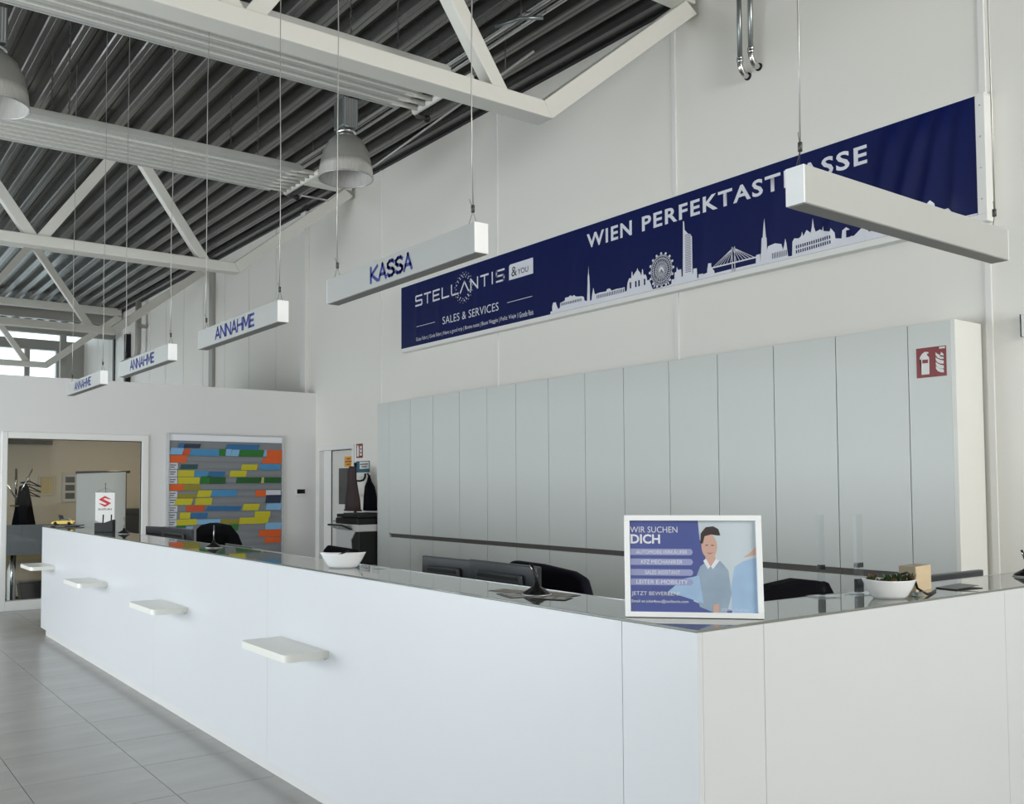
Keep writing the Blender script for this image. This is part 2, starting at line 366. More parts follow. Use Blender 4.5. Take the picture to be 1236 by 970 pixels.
m = mat('lamp_diffuser', (1.0, 0.80, 0.56), 0.5, emit=16)
build('diffuser', B(-0.55, 0.55, -0.26, 0.26, -0.068, -0.06), 'lamp_diffuser', lampo)
# door in the back wall
dr = struct('door_1', MB().box(D0, D0 + 0.05, YW - 0.02, YW + 0.12, 0, DZ).box(D1 - 0.05, D1, YW - 0.02, YW + 0.12, 0, DZ).box(D0 + 0.05, D1 - 0.05, YW - 0.02, YW + 0.12, DZ - 0.06, DZ)
            .box(D0 + 0.05, D0 + 0.30, YW + 0.06, YW + 0.12, 0, DZ - 0.06), 'frame_white', 'pale grey door with a narrow dark pane', 0.004)
build('door_leaf', B(D0 + 0.31, D1 - 0.06, YW + 0.07, YW + 0.115, 0.005, DZ - 0.075), 'door_grey', dr, 0.003)
build('pane', B(-12.27, -11.86, YW + 0.055, YW + 0.075, 1.30, 1.83), 'door_pane', dr, 0.002)
build('seal', MB().box(D0 + 0.30, D0 + 0.31, YW + 0.055, YW + 0.07, 0.005, DZ - 0.06).box(D0 + 0.30, D1 - 0.05, YW + 0.055, YW + 0.07, DZ - 0.075, DZ - 0.06), 'groove_dark', dr)
build('handle', MB().tube([(-12.36, YW + 0.07, 1.05), (-12.36, YW + 0.02, 1.05), (-12.24, YW + 0.02, 1.05)], 0.011), 'chrome', dr)

# ================================================================== ROOF STEEL
def truss(xf, label):
    T = thing('roof_truss', label, 'roof truss', (xf - 0.09, 0, 4.41), 0, 'white steel roof trusses')
    zt = ZD - 0.005 - 4.41; hc = 0.127
    T_b = MB().prism([(-4.45, 0), (4.71, 0), (4.63, hc), (-4.45, hc)], lambda u, v, d: (d, u, v), -0.09, 0.09)
    build('bottom_chord', T_b, 'steel_paint', T, 0.008)
    build('end_diagonal', MB().prism([(4.712, 0.0), (6.42, zt - 0.25), (6.28, zt - 0.17), (4.632, hc)], lambda u, v, d: (d, u, v), -0.088, 0.088), 'steel_paint', T, 0.006)
    build('top_chord', MB().box(-0.09, 0.09, -4.45, 6.40, zt - 0.17, zt), 'steel_paint', T, 0.006)
    yb = 4.27
    for k in range(4):
        build('web', MB().obox((0, yb, hc * 0.6), (0, yb - 1.0, zt - 0.1), 0.11, 0.12), 'steel_paint', T, 0.005)
        build('web', MB().obox((0, yb - 2.04, hc * 0.6), (0, yb - 1.04, zt - 0.1), 0.11, 0.12), 'steel_paint', T, 0.005)
        yb -= 2.1
    return T
truss(-5.365, 'white steel roof truss passing above the long grey ceiling panels, ending over the blue banner')
truss(-11.66, 'grey-white steel truss just behind the far grey ceiling panel, next to the dome lamp')
truss(-17.64, 'steel roof truss beyond the partition, in front of the cross beam')
truss(-23.5, 'thin steel truss at the far cross beam with a post')
bm_ = thing('cross_beam', 'brown-grey steel cross beam with black seal under the far roof', 'beam', (-24.1, 0, 5.3))
build('web_plate', B(-0.08, 0.08, -4.45, 6.4, 0.36, 0.64), 'steel_paint_dark', bm_)
build('lower_beam', B(-0.09, 0.09, -4.45, 6.4, 0.0, 0.16), 'steel_paint_dark', bm_, 0.005)
build('seal_strip', B(0.08, 0.12, -4.45, 6.4, 0.60, 0.68), 'black', bm_)
for k in range(6): build('stud', B(-0.05, 0.05, 5.8 - 1.75 * k, 5.9 - 1.75 * k, 0.16, 0.36), 'steel_paint_dark', bm_)
po = thing('post', 'slim grey steel post standing under the far cross beam', 'post', (-23.9, 5.12, 0))
build('shaft', B(-0.07, 0.07, -0.07, 0.07, 0, 5.3), 'steel_paint_dark', po, 0.006)
build('base_plate', B(-0.15, 0.15, -0.15, 0.15, -0.004, 0.02), 'steel_paint_dark', po)
co = thing('wall_column', 'black-edged steel column against the wall below the far cross beam', 'column', (-23.45, YW - 0.16, 0))
build('web_plate', B(-0.44, 0.44, 0.06, 0.14, 0, 5.28), 'steel_paint', co)
build('flange', B(-0.58, -0.44, 0.03, 0.155, 0, 5.28), 'black', co); build('flange', B(0.44, 0.58, 0.03, 0.155, 0, 5.28), 'black', co)
dp = thing('drain_pipe', 'bent grey drain pipe on the wall beside the black-edged column', 'pipe', (-21.6, YW - 0.2, 4.55))
build('pipe_run', MB().tube([(-1.2, 0, 0.0), (-0.25, 0, 0.0), (-0.07, 0, 0.05), (0, 0, 0.2), (0, 0, 1.3)], 0.07, 10), 'steel_paint_dark', dp)
build('bracket', B(-0.1, 0.1, 0.0, 0.199, 0.7, 0.76), 'steel_paint_dark', dp)

# ceiling radiant panels
def radiant(x0, x1, yend, z, label):
    R = thing('radiant_panel', label, 'ceiling panel', ((x0 + x1) / 2, 0, z), 0, 'radiant ceiling panels')
    h = (x1 - x0) / 2; prof = [(-h, 0.07), (-h, 0.0)]; n = 7
    for k in range(n):
        a = -h + 2 * h * k / n; b_ = 2 * h / n
        prof += [(a + b_ * 0.10, 0.012), (a + b_ * 0.20, 0.0), (a + b_ * 0.80, 0.0), (a + b_ * 0.90, 0.012)]
    prof += [(h, 0.0), (h, 0.07)]
    build('ribbed_sheet', MB().prism(prof, lambda u, v, d: (u, d, v), -4, yend - 0.22), 'panel_paint', R)
    for k in range(1, n):
        build('fin', B(-h + 2 * h * k / n - 0.008, -h + 2 * h * k / n + 0.008, -4.4, yend - 0.22, -0.016, 0.02), 'steel_paint', R)
    for s in (-1, 1):
        build('edge_channel', MB().box(s * h - 0.012, s * h + 0.012, -4, yend - 0.2, 0.0, 0.055), 'panel_paint', R, 0.003)
    for k in range(n):
        a = -h + 2 * h * (k + 0.5) / n
        build('heating_tube', MB().tube([(a, yend - 0.3, 0.02), (a, yend - 0.02, 0.02)], 0.024, 8), 'steel_paint', R)
    build('header_pipe', MB().tube([(-h - 0.02, yend, 0.02), (h + 0.02, yend, 0.02)], 0.032, 10), 'steel_paint', R)
    build('valve', MB().tube([(-h - 0.02, yend, 0.02), (-h - 0.05, yend + 0.06, 0.0), (-h - 0.05, yend + 0.13, 0.0)], 0.022, 8), 'chain_steel', R)
    build('valve_knob', MB().ball((-h - 0.05, yend + 0.16, 0.0), 0.035), 'black', R)
    yy = yend - 0.7; k = 0
    while yy > -3.8:
        for s in (-1, 1):
            c = MB(); zz = 0.09; i = 0
            while zz < ZD - z - 0.03:
                c.tube([(s * (h - 0.03), yy, zz), (s * (h - 0.03) + (0.012 if i % 2 else 0), yy + (0 if i % 2 else 0.012), zz + 0.045)], 0.006, 5); zz += 0.045; i += 1
            build('chain', c, 'chain_steel', R)
        yy -= 1.9; k += 1
    return R
radiant(-7.10, -6.25, 4.56, 5.0, 'long grey ribbed radiant ceiling panel directly behind the truss that ends over the banner')
radiant(-9.95, -9.12, 4.58, 5.0, 'long grey ribbed radiant ceiling panel between the dome lamps and the second truss')
# supply pipes under the deck
for i, (yy, zz, r, l) in enumerate(((5.30, 5.86, 0.028, 'shiny steel supply pipe under the deck, the one farther from the wall'), (5.42, 5.86, 0.028, 'shiny steel supply pipe under the deck, the one nearer the wall'))):
    P = thing('supply_pipe', l, 'pipe', (-8.5, yy, zz), 0, 'supply pipes under the roof deck')
    build('pipe_run', MB().tube([(-3.0, 0, 0), (3.05, 0, 0), (7.0, 0, 0)], r, 10), 'chrome', P)
    for k in range(3): build('hanger', MB().tube([(-2.2 + 2.9 * k, 0, r), (-2.2 + 2.9 * k, 0, ZD - zz)], 0.006, 6), 'chain_steel', P)
cb = thing('cable_bracket', 'small grey wire bracket fixed under the deck by the supply pipes', 'bracket', (-6.4, 5.25, 5.8))
build('arm', MB().tube([(-0.25, -0.1, 0.0), (0.0, 0.0, 0.0), (0.12, 0.16, 0.0)], 0.018, 8), 'pipe_steel', cb)
build('rod', MB().tube([(0, 0, 0), (0, 0, 0.2)], 0.008, 6), 'chain_steel', cb)
# thin feed pipe at the end of the far panel
fp = thing('feed_pipe', 'thin feed pipe from the far panel valve along the deck', 'pipe', (-9.7, 4.8, 5.0))
build('pipe_run', MB().tube([(-0.2, -0.05, 0.0), (-0.2, 0.30, 0.0), (0.1, 0.62, 0.3), (3.0, 0.85, 0.72)], 0.013, 8), 'cable_steel', fp)
build('hanger', MB().tube([(2.6, 0.82, 0.665), (2.6, 0.82, 1.0)], 0.006, 6), 'chain_steel', fp)

# dome lamps
def dome_lamp(loc, label):
    T = thing('dome_lamp', label, 'lamp', loc, 0, 'industrial dome lamps')
    pr = [(0.255, 0.14), (0.225, 0.26), (0.175, 0.36), (0.11, 0.42), (0.07, 0.435)]
    build('dome', MB().lathe(pr + [(r - 0.006, z - 0.002) for r, z in pr[::-1]], 36, cap=False), 'lamp_dome', T)
    pr = [(0.270, 0.0), (0.268, 0.03), (0.262, 0.09), (0.255, 0.14)]
    build('pale_skirt', MB().lathe(pr + [(r - 0.006, z) for r, z in pr[::-1]], 48, cap=False), 'lamp_pale', T)  # lower band painted paler for the bright inside showing through the bell
    build('rim', MB().tube([(0.27 * math.cos(a * math.pi / 18), 0.27 * math.sin(a * math.pi / 18), 0.0) for a in range(37)], 0.007, 6, False), 'alu', T)
    build('inner_lining', MB().lathe([(0.262, 0.004), (0.247, 0.14), (0.217, 0.255), (0.168, 0.35), (0.06, 0.425)], 36, cap=False), 'lamp_pale', T)  # pale lining added to brighten the inside of the bell
    build('neck', MB().lathe([(0.075, 0.43), (0.10, 0.45), (0.10, 0.47), (0.06, 0.50)], 20), 'chrome', T)
    build('gear_box', B(-0.10, 0.10, -0.085, 0.085, 0.49, 0.78), 'pipe_steel', T, 0.012)
    fin = MB()
    for k in range(7): fin.box(0.10, 0.108, -0.07 + 0.021 * k, -0.060 + 0.021 * k, 0.50, 0.77)
    build('cooling_fins', fin, 'alu', T)
    build('bulb', MB().lathe([(0.0001, 0.18), (0.05, 0.2), (0.06, 0.28), (0.03, 0.36), (0.03, 0.43)], 14), 'porcelain', T)
    build('hook', MB().tube([(0.0, 0, 0.78), (0.04, 0, 0.82), (0.03, 0, 0.87), (-0.03, 0, 0.87), (-0.04, 0, 0.83)], 0.010, 6), 'chain_steel', T)
    build('suspension', MB().tube([(0, 0, 0.87), (0, 0, ZD - loc[2])], 0.006, 6), 'chain_steel', T)
    return T
L1 = dome_lamp((-8.0, 4.32, 4.59), 'clear bell-shaped industrial lamp at the end of the far ceiling panel')
dome_lamp((-8.05, 1.17, 4.60), 'clear bell-shaped industrial lamp hanging over the middle of the hall away from the wall')

# wall pipes
def wall_pipe(x, z, label):
    T = thing('wall_pipe', label, 'pipe', (x, YW - 0.105, z), 0, 'steel pipes coming down the wall')
    build('pipe_run', MB().tube([(0, 0, 0.11), (0, 0, ZD - z - 0.02)], 0.021, 14), 'pipe_steel', T)
    arc = [(0, 0.085 * (1 - math.cos(a)), 0.085 * (1 - math.sin(a)) - 0.02) for a in [k * math.pi / 16 for k in range(9)]]
    build('elbow', MB().tube([(0, 0, 0.08)] + arc + [(0, 0.105, -0.02)], 0.0235, 14), 'chrome', T)
    build('collar', MB().lathe([(0.021, 0.07), (0.028, 0.075), (0.028, 0.095), (0.024, 0.10), (0.028, 0.105), (0.028, 0.118), (0.021, 0.12)], 16), 'chrome', T)
    build('wall_flange', MB().tube([(0, 0.092, -0.02), (0, 0.104, -0.02)], 0.032, 16), 'black', T)
    build('clamp', MB().lathe([(0.021, 0.62), (0.03, 0.625), (0.03, 0.66), (0.021, 0.665)], 16), 'pipe_steel', T)
wall_pipe(-4.87, 5.02, 'grey steel pipe ending in a shiny elbow, the lower of two on the wall')
wall_pipe(-4.76, 5.06, 'grey steel pipe ending in a shiny elbow, the higher of two on the wall')

# ================================================================== CABINET WALL
YC, ZC, ZG = 6.10, 2.632, 0.945      # front face, top, handle groove
sx = [-10.13, -9.63, -9.13, -8.59, -8.07, -7.57, -7.05, -6.52, -6.01, -5.47, -4.95, -4.415, -3.89, -3.355]
def filler(x0, x1, label, side):
    T = thing('cabinet_end_panel', label, 'panel', ((x0 + x1) / 2, YC, 0)); h = (x1 - x0) / 2
    build('face', B(-h + 0.002, h - (0.03 if side else 0.002), 0, 0.02, 0, ZC), 'cabinet_grey', T, 0.0015)
    build('carcass', B(-h + 0.004, h - 0.032 if side else h - 0.004, 0.02, YW - YC - 0.014, 0, ZC - 0.002), 'cabinet_side', T)
    if side: build('side_panel', B(h - 0.03, h, 0, YW - YC - 0.014, 0, ZC), 'cabinet_side', T, 0.0015)
filler(-10.43, -10.13, 'narrow blank grey panel closing the cabinet wall beside the black printer', False)
filler(-3.355, -3.04, 'blank grey end panel of the cabinet wall carrying the red fire extinguisher sign', True)
ORD = ['first', 'second', 'third', 'fourth', 'fifth', 'sixth', 'seventh', 'eighth', 'ninth', 'tenth', 'eleventh', 'twelfth']
CAB = ['tall grey two-door cabinet next to the narrow end panel by the printer'] + ['tall grey two-door cabinet, %s counted from the panel with the fire sign' % ORD[11 - k] for k in range(12)]
for i in range(13):
    x0, x1 = sx[i], sx[i + 1]; h = (x1 - x0) / 2
    T = thing('tall_cabinet', CAB[i], 'cabinet', ((x0 + x1) / 2, YC, 0), 0, 'grey cabinets lining the white wall')
    build('body', B(-h + 0.001, h - 0.001, 0.045, YW - YC - 0.014, 0, ZC - 0.002), 'groove_dark', T)
    build('upper_door', B(-h + 0.003, h - 0.003, 0, 0.022, ZG + 0.024, ZC), 'cabinet_grey', T, 0.0015)
    build('lower_door', B(-h + 0.003, h - 0.003, 0, 0.022, 0.07, ZG - 0.024), 'cabinet_grey', T, 0.0015)
    build('plinth', B(-h + 0.001, h - 0.001, 0.03, 0.045, 0, 0.07), 'kick_white', T)
    build('grip_rail', B(-h + 0.001, h - 0.001, 0.03, 0.046, ZG - 0.03, ZG + 0.03), 'groove_dark', T)

# ================================================================== COUNTER
YF, XF, ZT = 2.09, -1.78, 1.15
XL, YR = -10.6, 5.3
def cunit(name, label, cat, loc, pieces):
    T = thing(name, label, cat, loc)
    for n, x0, x1, y0, y1, z0, z1, m, bv in pieces: build(n, B(x0 - loc[0], x1 - loc[0], y0 - loc[1], y1 - loc[1], z0 - loc[2], z1 - loc[2]), m, T, bv)
    return T
XJ, YJ, ZP = -2.078, 2.388, ZT - 0.0085
fp_ = [('front_panel', a + 0.0008, b - 0.0008, YF, YF + 0.02, 0.085, ZP, 'counter_white', 0.001) for a, b in ((XL, -6.74), (-6.74, -4.755), (-4.755, XJ))]
cunit('reception_counter', 'long straight run of the white reception counter with bag shelves', 'counter', (XL, YF, 0), fp_ + [
    ('end_panel', XL, XL + 0.02, YF + 0.021, YF + 0.33, 0.085, ZP, 'counter_white', 0.002), ('kick_strip', XL + 0.03, XJ - 0.001, YF + 0.045, YF + 0.06, -0.005, 0.085, 'kick_white', 0),
    ('core', XL + 0.03, XJ - 0.001, YF + 0.06, YF + 0.32, -0.005, ZP, 'desk_grey', 0)])
cunit('counter_corner', 'white corner unit of the counter below the framed poster', 'counter', (XF, YF, 0), [
    ('front_panel', XJ + 0.0008, XF, YF, YF + 0.02, 0.085, ZP, 'counter_white', 0.001), ('side_panel', XF - 0.02, XF, YF + 0.0205, YJ - 0.0008, 0.085, ZP, 'counter_white', 0.001),
    ('kick_strip', XJ, XF - 0.045, YF + 0.045, YF + 0.06, -0.005, 0.085, 'kick_white', 0), ('kick_strip', XF - 0.06, XF - 0.045, YF + 0.06, YJ, -0.005, 0.085, 'kick_white', 0),
    ('core', XJ, XF - 0.06, YF + 0.06, YJ - 0.001, -0.005, ZP, 'desk_grey', 0)])
cunit('counter_wing', 'white counter wing below the planted bowl and the wooden block', 'counter', (XF, YJ, 0), [
    ('side_panel', XF - 0.02, XF, YJ + 0.0008, 3.9 - 0.0008, 0.085, ZP, 'counter_white', 0.001), ('side_panel', XF - 0.02, XF, 3.9 + 0.0008, YR, 0.085, ZP, 'counter_white', 0.001),
    ('kick_strip', XF - 0.06, XF - 0.045, YJ, YR, -0.005, 0.085, 'kick_white', 0), ('core', XF - 0.28, XF - 0.06, YJ, YR - 0.02, -0.005, ZP, 'desk_grey', 0)])
cunit('staff_desk', 'long grey staff desk behind the straight counter run, carrying the monitors', 'desk', (XL + 0.03, YF + 0.34, 0), [('desk_top', XL + 0.03, -2.9, YF + 0.345, YF + 0.93, 0.70, 0.74, 'desk_grey', 0.002)]
      + [('leg', x, x + 0.05, YF + 0.85, YF + 0.9, -0.005, 0.70, 'desk_grey', 0) for x in (XL + 0.1, -7.8, -5.2, -3.0)] + [('leg', x, x + 0.05, YF + 0.36, YF + 0.41, -0.005, 0.70, 'desk_grey', 0) for x in (XL + 0.1, -7.8, -5.2, -3.0)])
cunit('staff_desk', 'short grey staff desk behind the counter wing', 'desk', (XF - 0.3, 4.2, 0), [('desk_top', XF - 0.95, XF - 0.30, 4.25, YR - 0.02, 0.70, 0.74, 'desk_grey', 0.002)]
      + [('leg', x, x + 0.05, y, y + 0.05, -0.005, 0.70, 'desk_grey', 0) for x in (XF - 0.94, XF - 0.36) for y in (4.27, 5.2)])
gt = thing('glass_slab', 'glossy grey-green glass top along the whole white counter', 'counter top', (XF, YF, ZT))
poly = [(XL - XF, 0), (0, 0), (0, YR - YF), (-0.285, YR - YF), (-0.285, 0.335), (XL - XF, 0.335)]
build('glass_plate', MB().prism(poly, lambda u, v, d: (u, v, d), -0.008, 0.0), 'counter_glass', gt, 0.001)
cstrip = [(-0.285, 0.335), (-0.285, YR - YF), (-0.291, YR - YF), (-0.291, 0.341), (XL - XF, 0.341), (XL - XF, 0.335)]
build('polished_edge', MB().prism(cstrip, lambda u, v, d: (u, v, d), -0.010, 0.001), 'alu', gt)
# bag shelves on the front
sh = None
for i, xr in enumerate((-4.035, -6.04, -8.01, -9.97)):
    if sh is None:
        sh = thing('bag_shelf', '', 'shelf', (0, YF, 0.735), 0, 'cream bag shelves on the counter front')
        pl = [(-0.55, 0), (-0.55, -0.19)] + [(-0.51 + 0.04 * math.cos(a), -0.19 + 0.04 * math.sin(a)) for a in [math.pi + k * math.pi / 12 for k in range(1, 6)]] + [(-0.51, -0.23), (-0.04, -0.23)] \
            + [(-0.04 + 0.04 * math.cos(a), -0.19 + 0.04 * math.sin(a)) for a in [1.5 * math.pi + k * math.pi / 12 for k in range(1, 6)]] + [(0, -0.19), (0, 0)]
        build('board', MB().prism(pl, lambda u, v, d: (u, v, d), 0.0, 0.036), 'shelf_cream', sh, 0.002)
        build('wall_rail', B(-0.52, -0.03, -0.012, -0.0005, -0.012, 0.0), 'shelf_cream', sh)
        S = sh
    else: S = dup(sh, (0, YF, 0.735))
    S.location = (xr, YF + 0.001, 0.735)
    S['label'] = ['cream bag shelf on the counter, the one below the white bowl', 'cream bag shelf on the counter front, second from the poster corner', 'cream bag shelf on the counter front, next to the endmost one', 'cream bag shelf at the far end of the counter by the office glass'][i]

# ================================================================== HANGING SIGNS
SIGN_GLYPHS = {'A': [[(0, 0), (0.5, 1), (1, 0)], [(0.18, 0.3), (0.82, 0.3)]], 'N': [[(0, 0), (0, 1), (1, 0), (1, 1)]], 'H': [[(0, 0), (0, 1)], [(1, 0), (1, 1)], [(0, 0.5), (1, 0.5)]],
    'M': [[(0, 0), (0.06, 1), (0.5, 0.25), (0.94, 1), (1, 0)]], 'E': [[(1, 1), (0, 1), (0, 0), (1, 0)], [(0, 0.5), (0.85, 0.5)]], 'K': [[(0, 0), (0, 1)], [(0.95, 1), (0.1, 0.5), (1, 0)]],
    'S': [[(0.95, 0.88), (0.72, 1), (0.3, 1), (0.03, 0.86), (0.03, 0.66), (0.25, 0.54), (0.75, 0.44), (0.97, 0.3), (0.97, 0.14), (0.7, 0), (0.28, 0), (0.02, 0.12)]]}
def hanging_sign(length, txt, tb, along_x, loc, label, cables):
    """box of 1.3 m; loc is the near lower corner. Local axes: u along the sign, front face towards -v"""
    T = thing('hanging_sign', label, 'sign', loc, 0 if along_x else math.pi / 2, 'hanging box signs over the counter')
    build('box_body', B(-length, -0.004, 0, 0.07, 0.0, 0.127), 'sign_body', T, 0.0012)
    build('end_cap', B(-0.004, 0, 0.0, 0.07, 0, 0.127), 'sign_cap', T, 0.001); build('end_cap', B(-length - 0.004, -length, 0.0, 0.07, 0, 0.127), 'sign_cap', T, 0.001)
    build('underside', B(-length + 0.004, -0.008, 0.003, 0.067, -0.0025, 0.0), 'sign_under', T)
    if txt:
        lw_ = 0.0165; n_ = len(txt); wt = [1.15 if c == 'M' else 0.78 if c == 'E' else 0.92 if c == 'S' else 1.0 for c in txt]; gp = 0.26
        un = (tb[2] - tb[0] - lw_) / (sum(wt) + gp * (n_ - 1)); u = tb[0] + lw_ / 2; z0, z1 = tb[1] + lw_ / 2, tb[3] - lw_ / 2
        for c, w_ in zip(txt, wt):
            build('letter', strokes(MB(), [[(u + a * un * w_, z0 + b * (z1 - z0)) for a, b in ln] for ln in SIGN_GLYPHS[c]], lw_, lambda p, q: (p, -0.0012, q)), 'letter_blue', T)
            u += (w_ + gp) * un
    for cx in cables:
        wx = loc[0] + cx; zt = (4.985 if along_x and (-7.12 < wx < -6.23 or -9.97 < wx < -9.10) else ZD + 0.05) - loc[2]; wob = [(cx + random.uniform(-0.004, 0.004), 0.035 + random.uniform(-0.004, 0.004), 0.21 + (zt - 0.21) * k / 8) for k in range(9)]
        build('cable', MB().tube(wob, 0.0028, 6), 'cable_steel', T)
        build('clip', MB().tube([(cx, 0.035, 0.185), (cx, 0.035, 0.215)], 0.008, 8), 'chain_steel', T)
        build('bridle_wire', MB().tube([(cx - 0.03, 0.03, 0.127), (cx, 0.035, 0.19), (cx + 0.012, 0.05, 0.127)], 0.0014, 5).tube([(cx, 0.035, 0.2), (cx - 0.018, 0.03, 0.245)], 0.0012, 5), 'chain_steel', T)
    return T
YS, ZS = 2.25, 2.525
hanging_sign(1.32, 'KASSA', (-0.864, 0.021, -0.477, 0.106), True, (-3.053, YS, ZS), 'white hanging box sign reading KASSA', (-1.27, -0.06))
TB = (-1.005, 0.020, -0.341, 0.107)
for xr, l in ((-4.997, 'white hanging box sign reading ANNAHME next to the KASSA sign'), (-6.985, 'white hanging box sign reading ANNAHME, middle of the three'), (-8.955, 'white hanging box sign reading ANNAHME, farthest from the KASSA sign')):
    hanging_sign(1.335, 'ANNAHME', TB, True, (xr, YS, ZS), l, (-1.27, -0.05))
hanging_sign(1.40, None, None, False, (-1.80, 4.07, 2.485), 'blank white hanging box sign crossing in front of the blue banner', (-1.37, -0.04))

# ================================================================== BANNER
BX0, BX1, BZ0, BZ1 = -10.28, -3.005, 3.352, 4.155
YBn = 6.375
bn = thing('wall_banner', 'long dark blue banner with white Vienna skyline and lettering in a white frame', 'banner', ((BX0 + BX1) / 2, YW, BZ0 - 0.05))
ox, oz = (BX0 + BX1) / 2, BZ0 - 0.05
LB = lambda x, z, y=YBn: (x - ox, y - YW, z - oz)
fm = MB()
for a in ((BX0, BX1 + 0.06, BZ0 - 0.05, BZ0), (BX0, BX1 + 0.06, BZ1, BZ1 + 0.012), (BX1, BX1 + 0.06, BZ0, BZ1), (BX0 - 0.008, BX0, BZ0 - 0.05, BZ1 + 0.012)):
    p0 = LB(a[0], a[2], YBn - 0.004); p1 = LB(a[1], a[3], YW - 0.0005); fm.box(p0[0], p1[0], p0[1], p1[1], p0[2], p1[2])
build('frame', fm, 'frame_white', bn, 0.003)
sc_ = MB()
for k in range(4):
    p = LB(BX1 + 0.03, BZ0 + 0.1 + 0.21 * k, YBn - 0.006); sc_.tube([p, (p[0], p[1] + 0.004, p[2])], 0.006, 8)
build('screw', sc_, 'alu', bn)
def wrinkle(x, z):
    d = 0.0
    for cx, sl, am, wd in ((-4.05, 0.16, 0.010, 0.05), (-3.66, 0.22, 0.022, 0.06), (-3.47, 0.30, 0.028, 0.055), (-3.30, 0.22, 0.024, 0.05), (-3.13, 0.1, 0.014, 0.04)):
        t = (x - cx - sl * (z - 3.75)) / wd; d += am * math.exp(-t * t)
    for cx, sl, am, wd in ((-9.9, 0.03, 0.003, 0.05), (-9.4, -0.05, 0.0025, 0.06), (-8.6, 0.04, 0.003, 0.05), (-7.5, 0.02, 0.0025, 0.04), (-7.0, 0.25, 0.004, 0.07), (-6.3, 0.2, 0.003, 0.08), (-5.3, 0.05, 0.003, 0.05), (-4.6, 0.1, 0.003, 0.06)):
        t = (x - cx - sl * (z - 3.75)) / wd; d += am * math.exp(-t * t)
    e = min(1, (z - BZ0) / 0.15, (BZ1 - z) / 0.12, (BX1 - x) / 0.08, (x - BX0) / 0.08)
    return d * max(0.0, e)
nx, nz = 360, 16; vs_ = []; fs_ = []
for i in range(nx + 1):
    for j in range(nz + 1):
        x = BX0 + (BX1 - BX0) * i / nx; z = BZ0 + (BZ1 - BZ0) * j / nz; vs_.append(LB(x, z, YBn - wrinkle(x, z)))
for i in range(nx):
    for j in range(nz): a = i * (nz + 1) + j; fs_.append((a, a + nz + 1, a + nz + 2, a + 1))
build('canvas', MB().add(vs_, fs_, True), 'banner_blue', bn)
PR = lambda x, z: LB(x, z, YBn - 0.0025 - wrinkle(x, z))
lettering(bn, 'WIEN', (-6.76, 3.926, -6.144, 4.068), PR, 'print_white', 0.024, 1.16)
lettering(bn, 'PERFEKTASTRASSE', (-6.015, 3.926, -3.775, 4.068), PR, 'print_white', 0.024, 1.16)
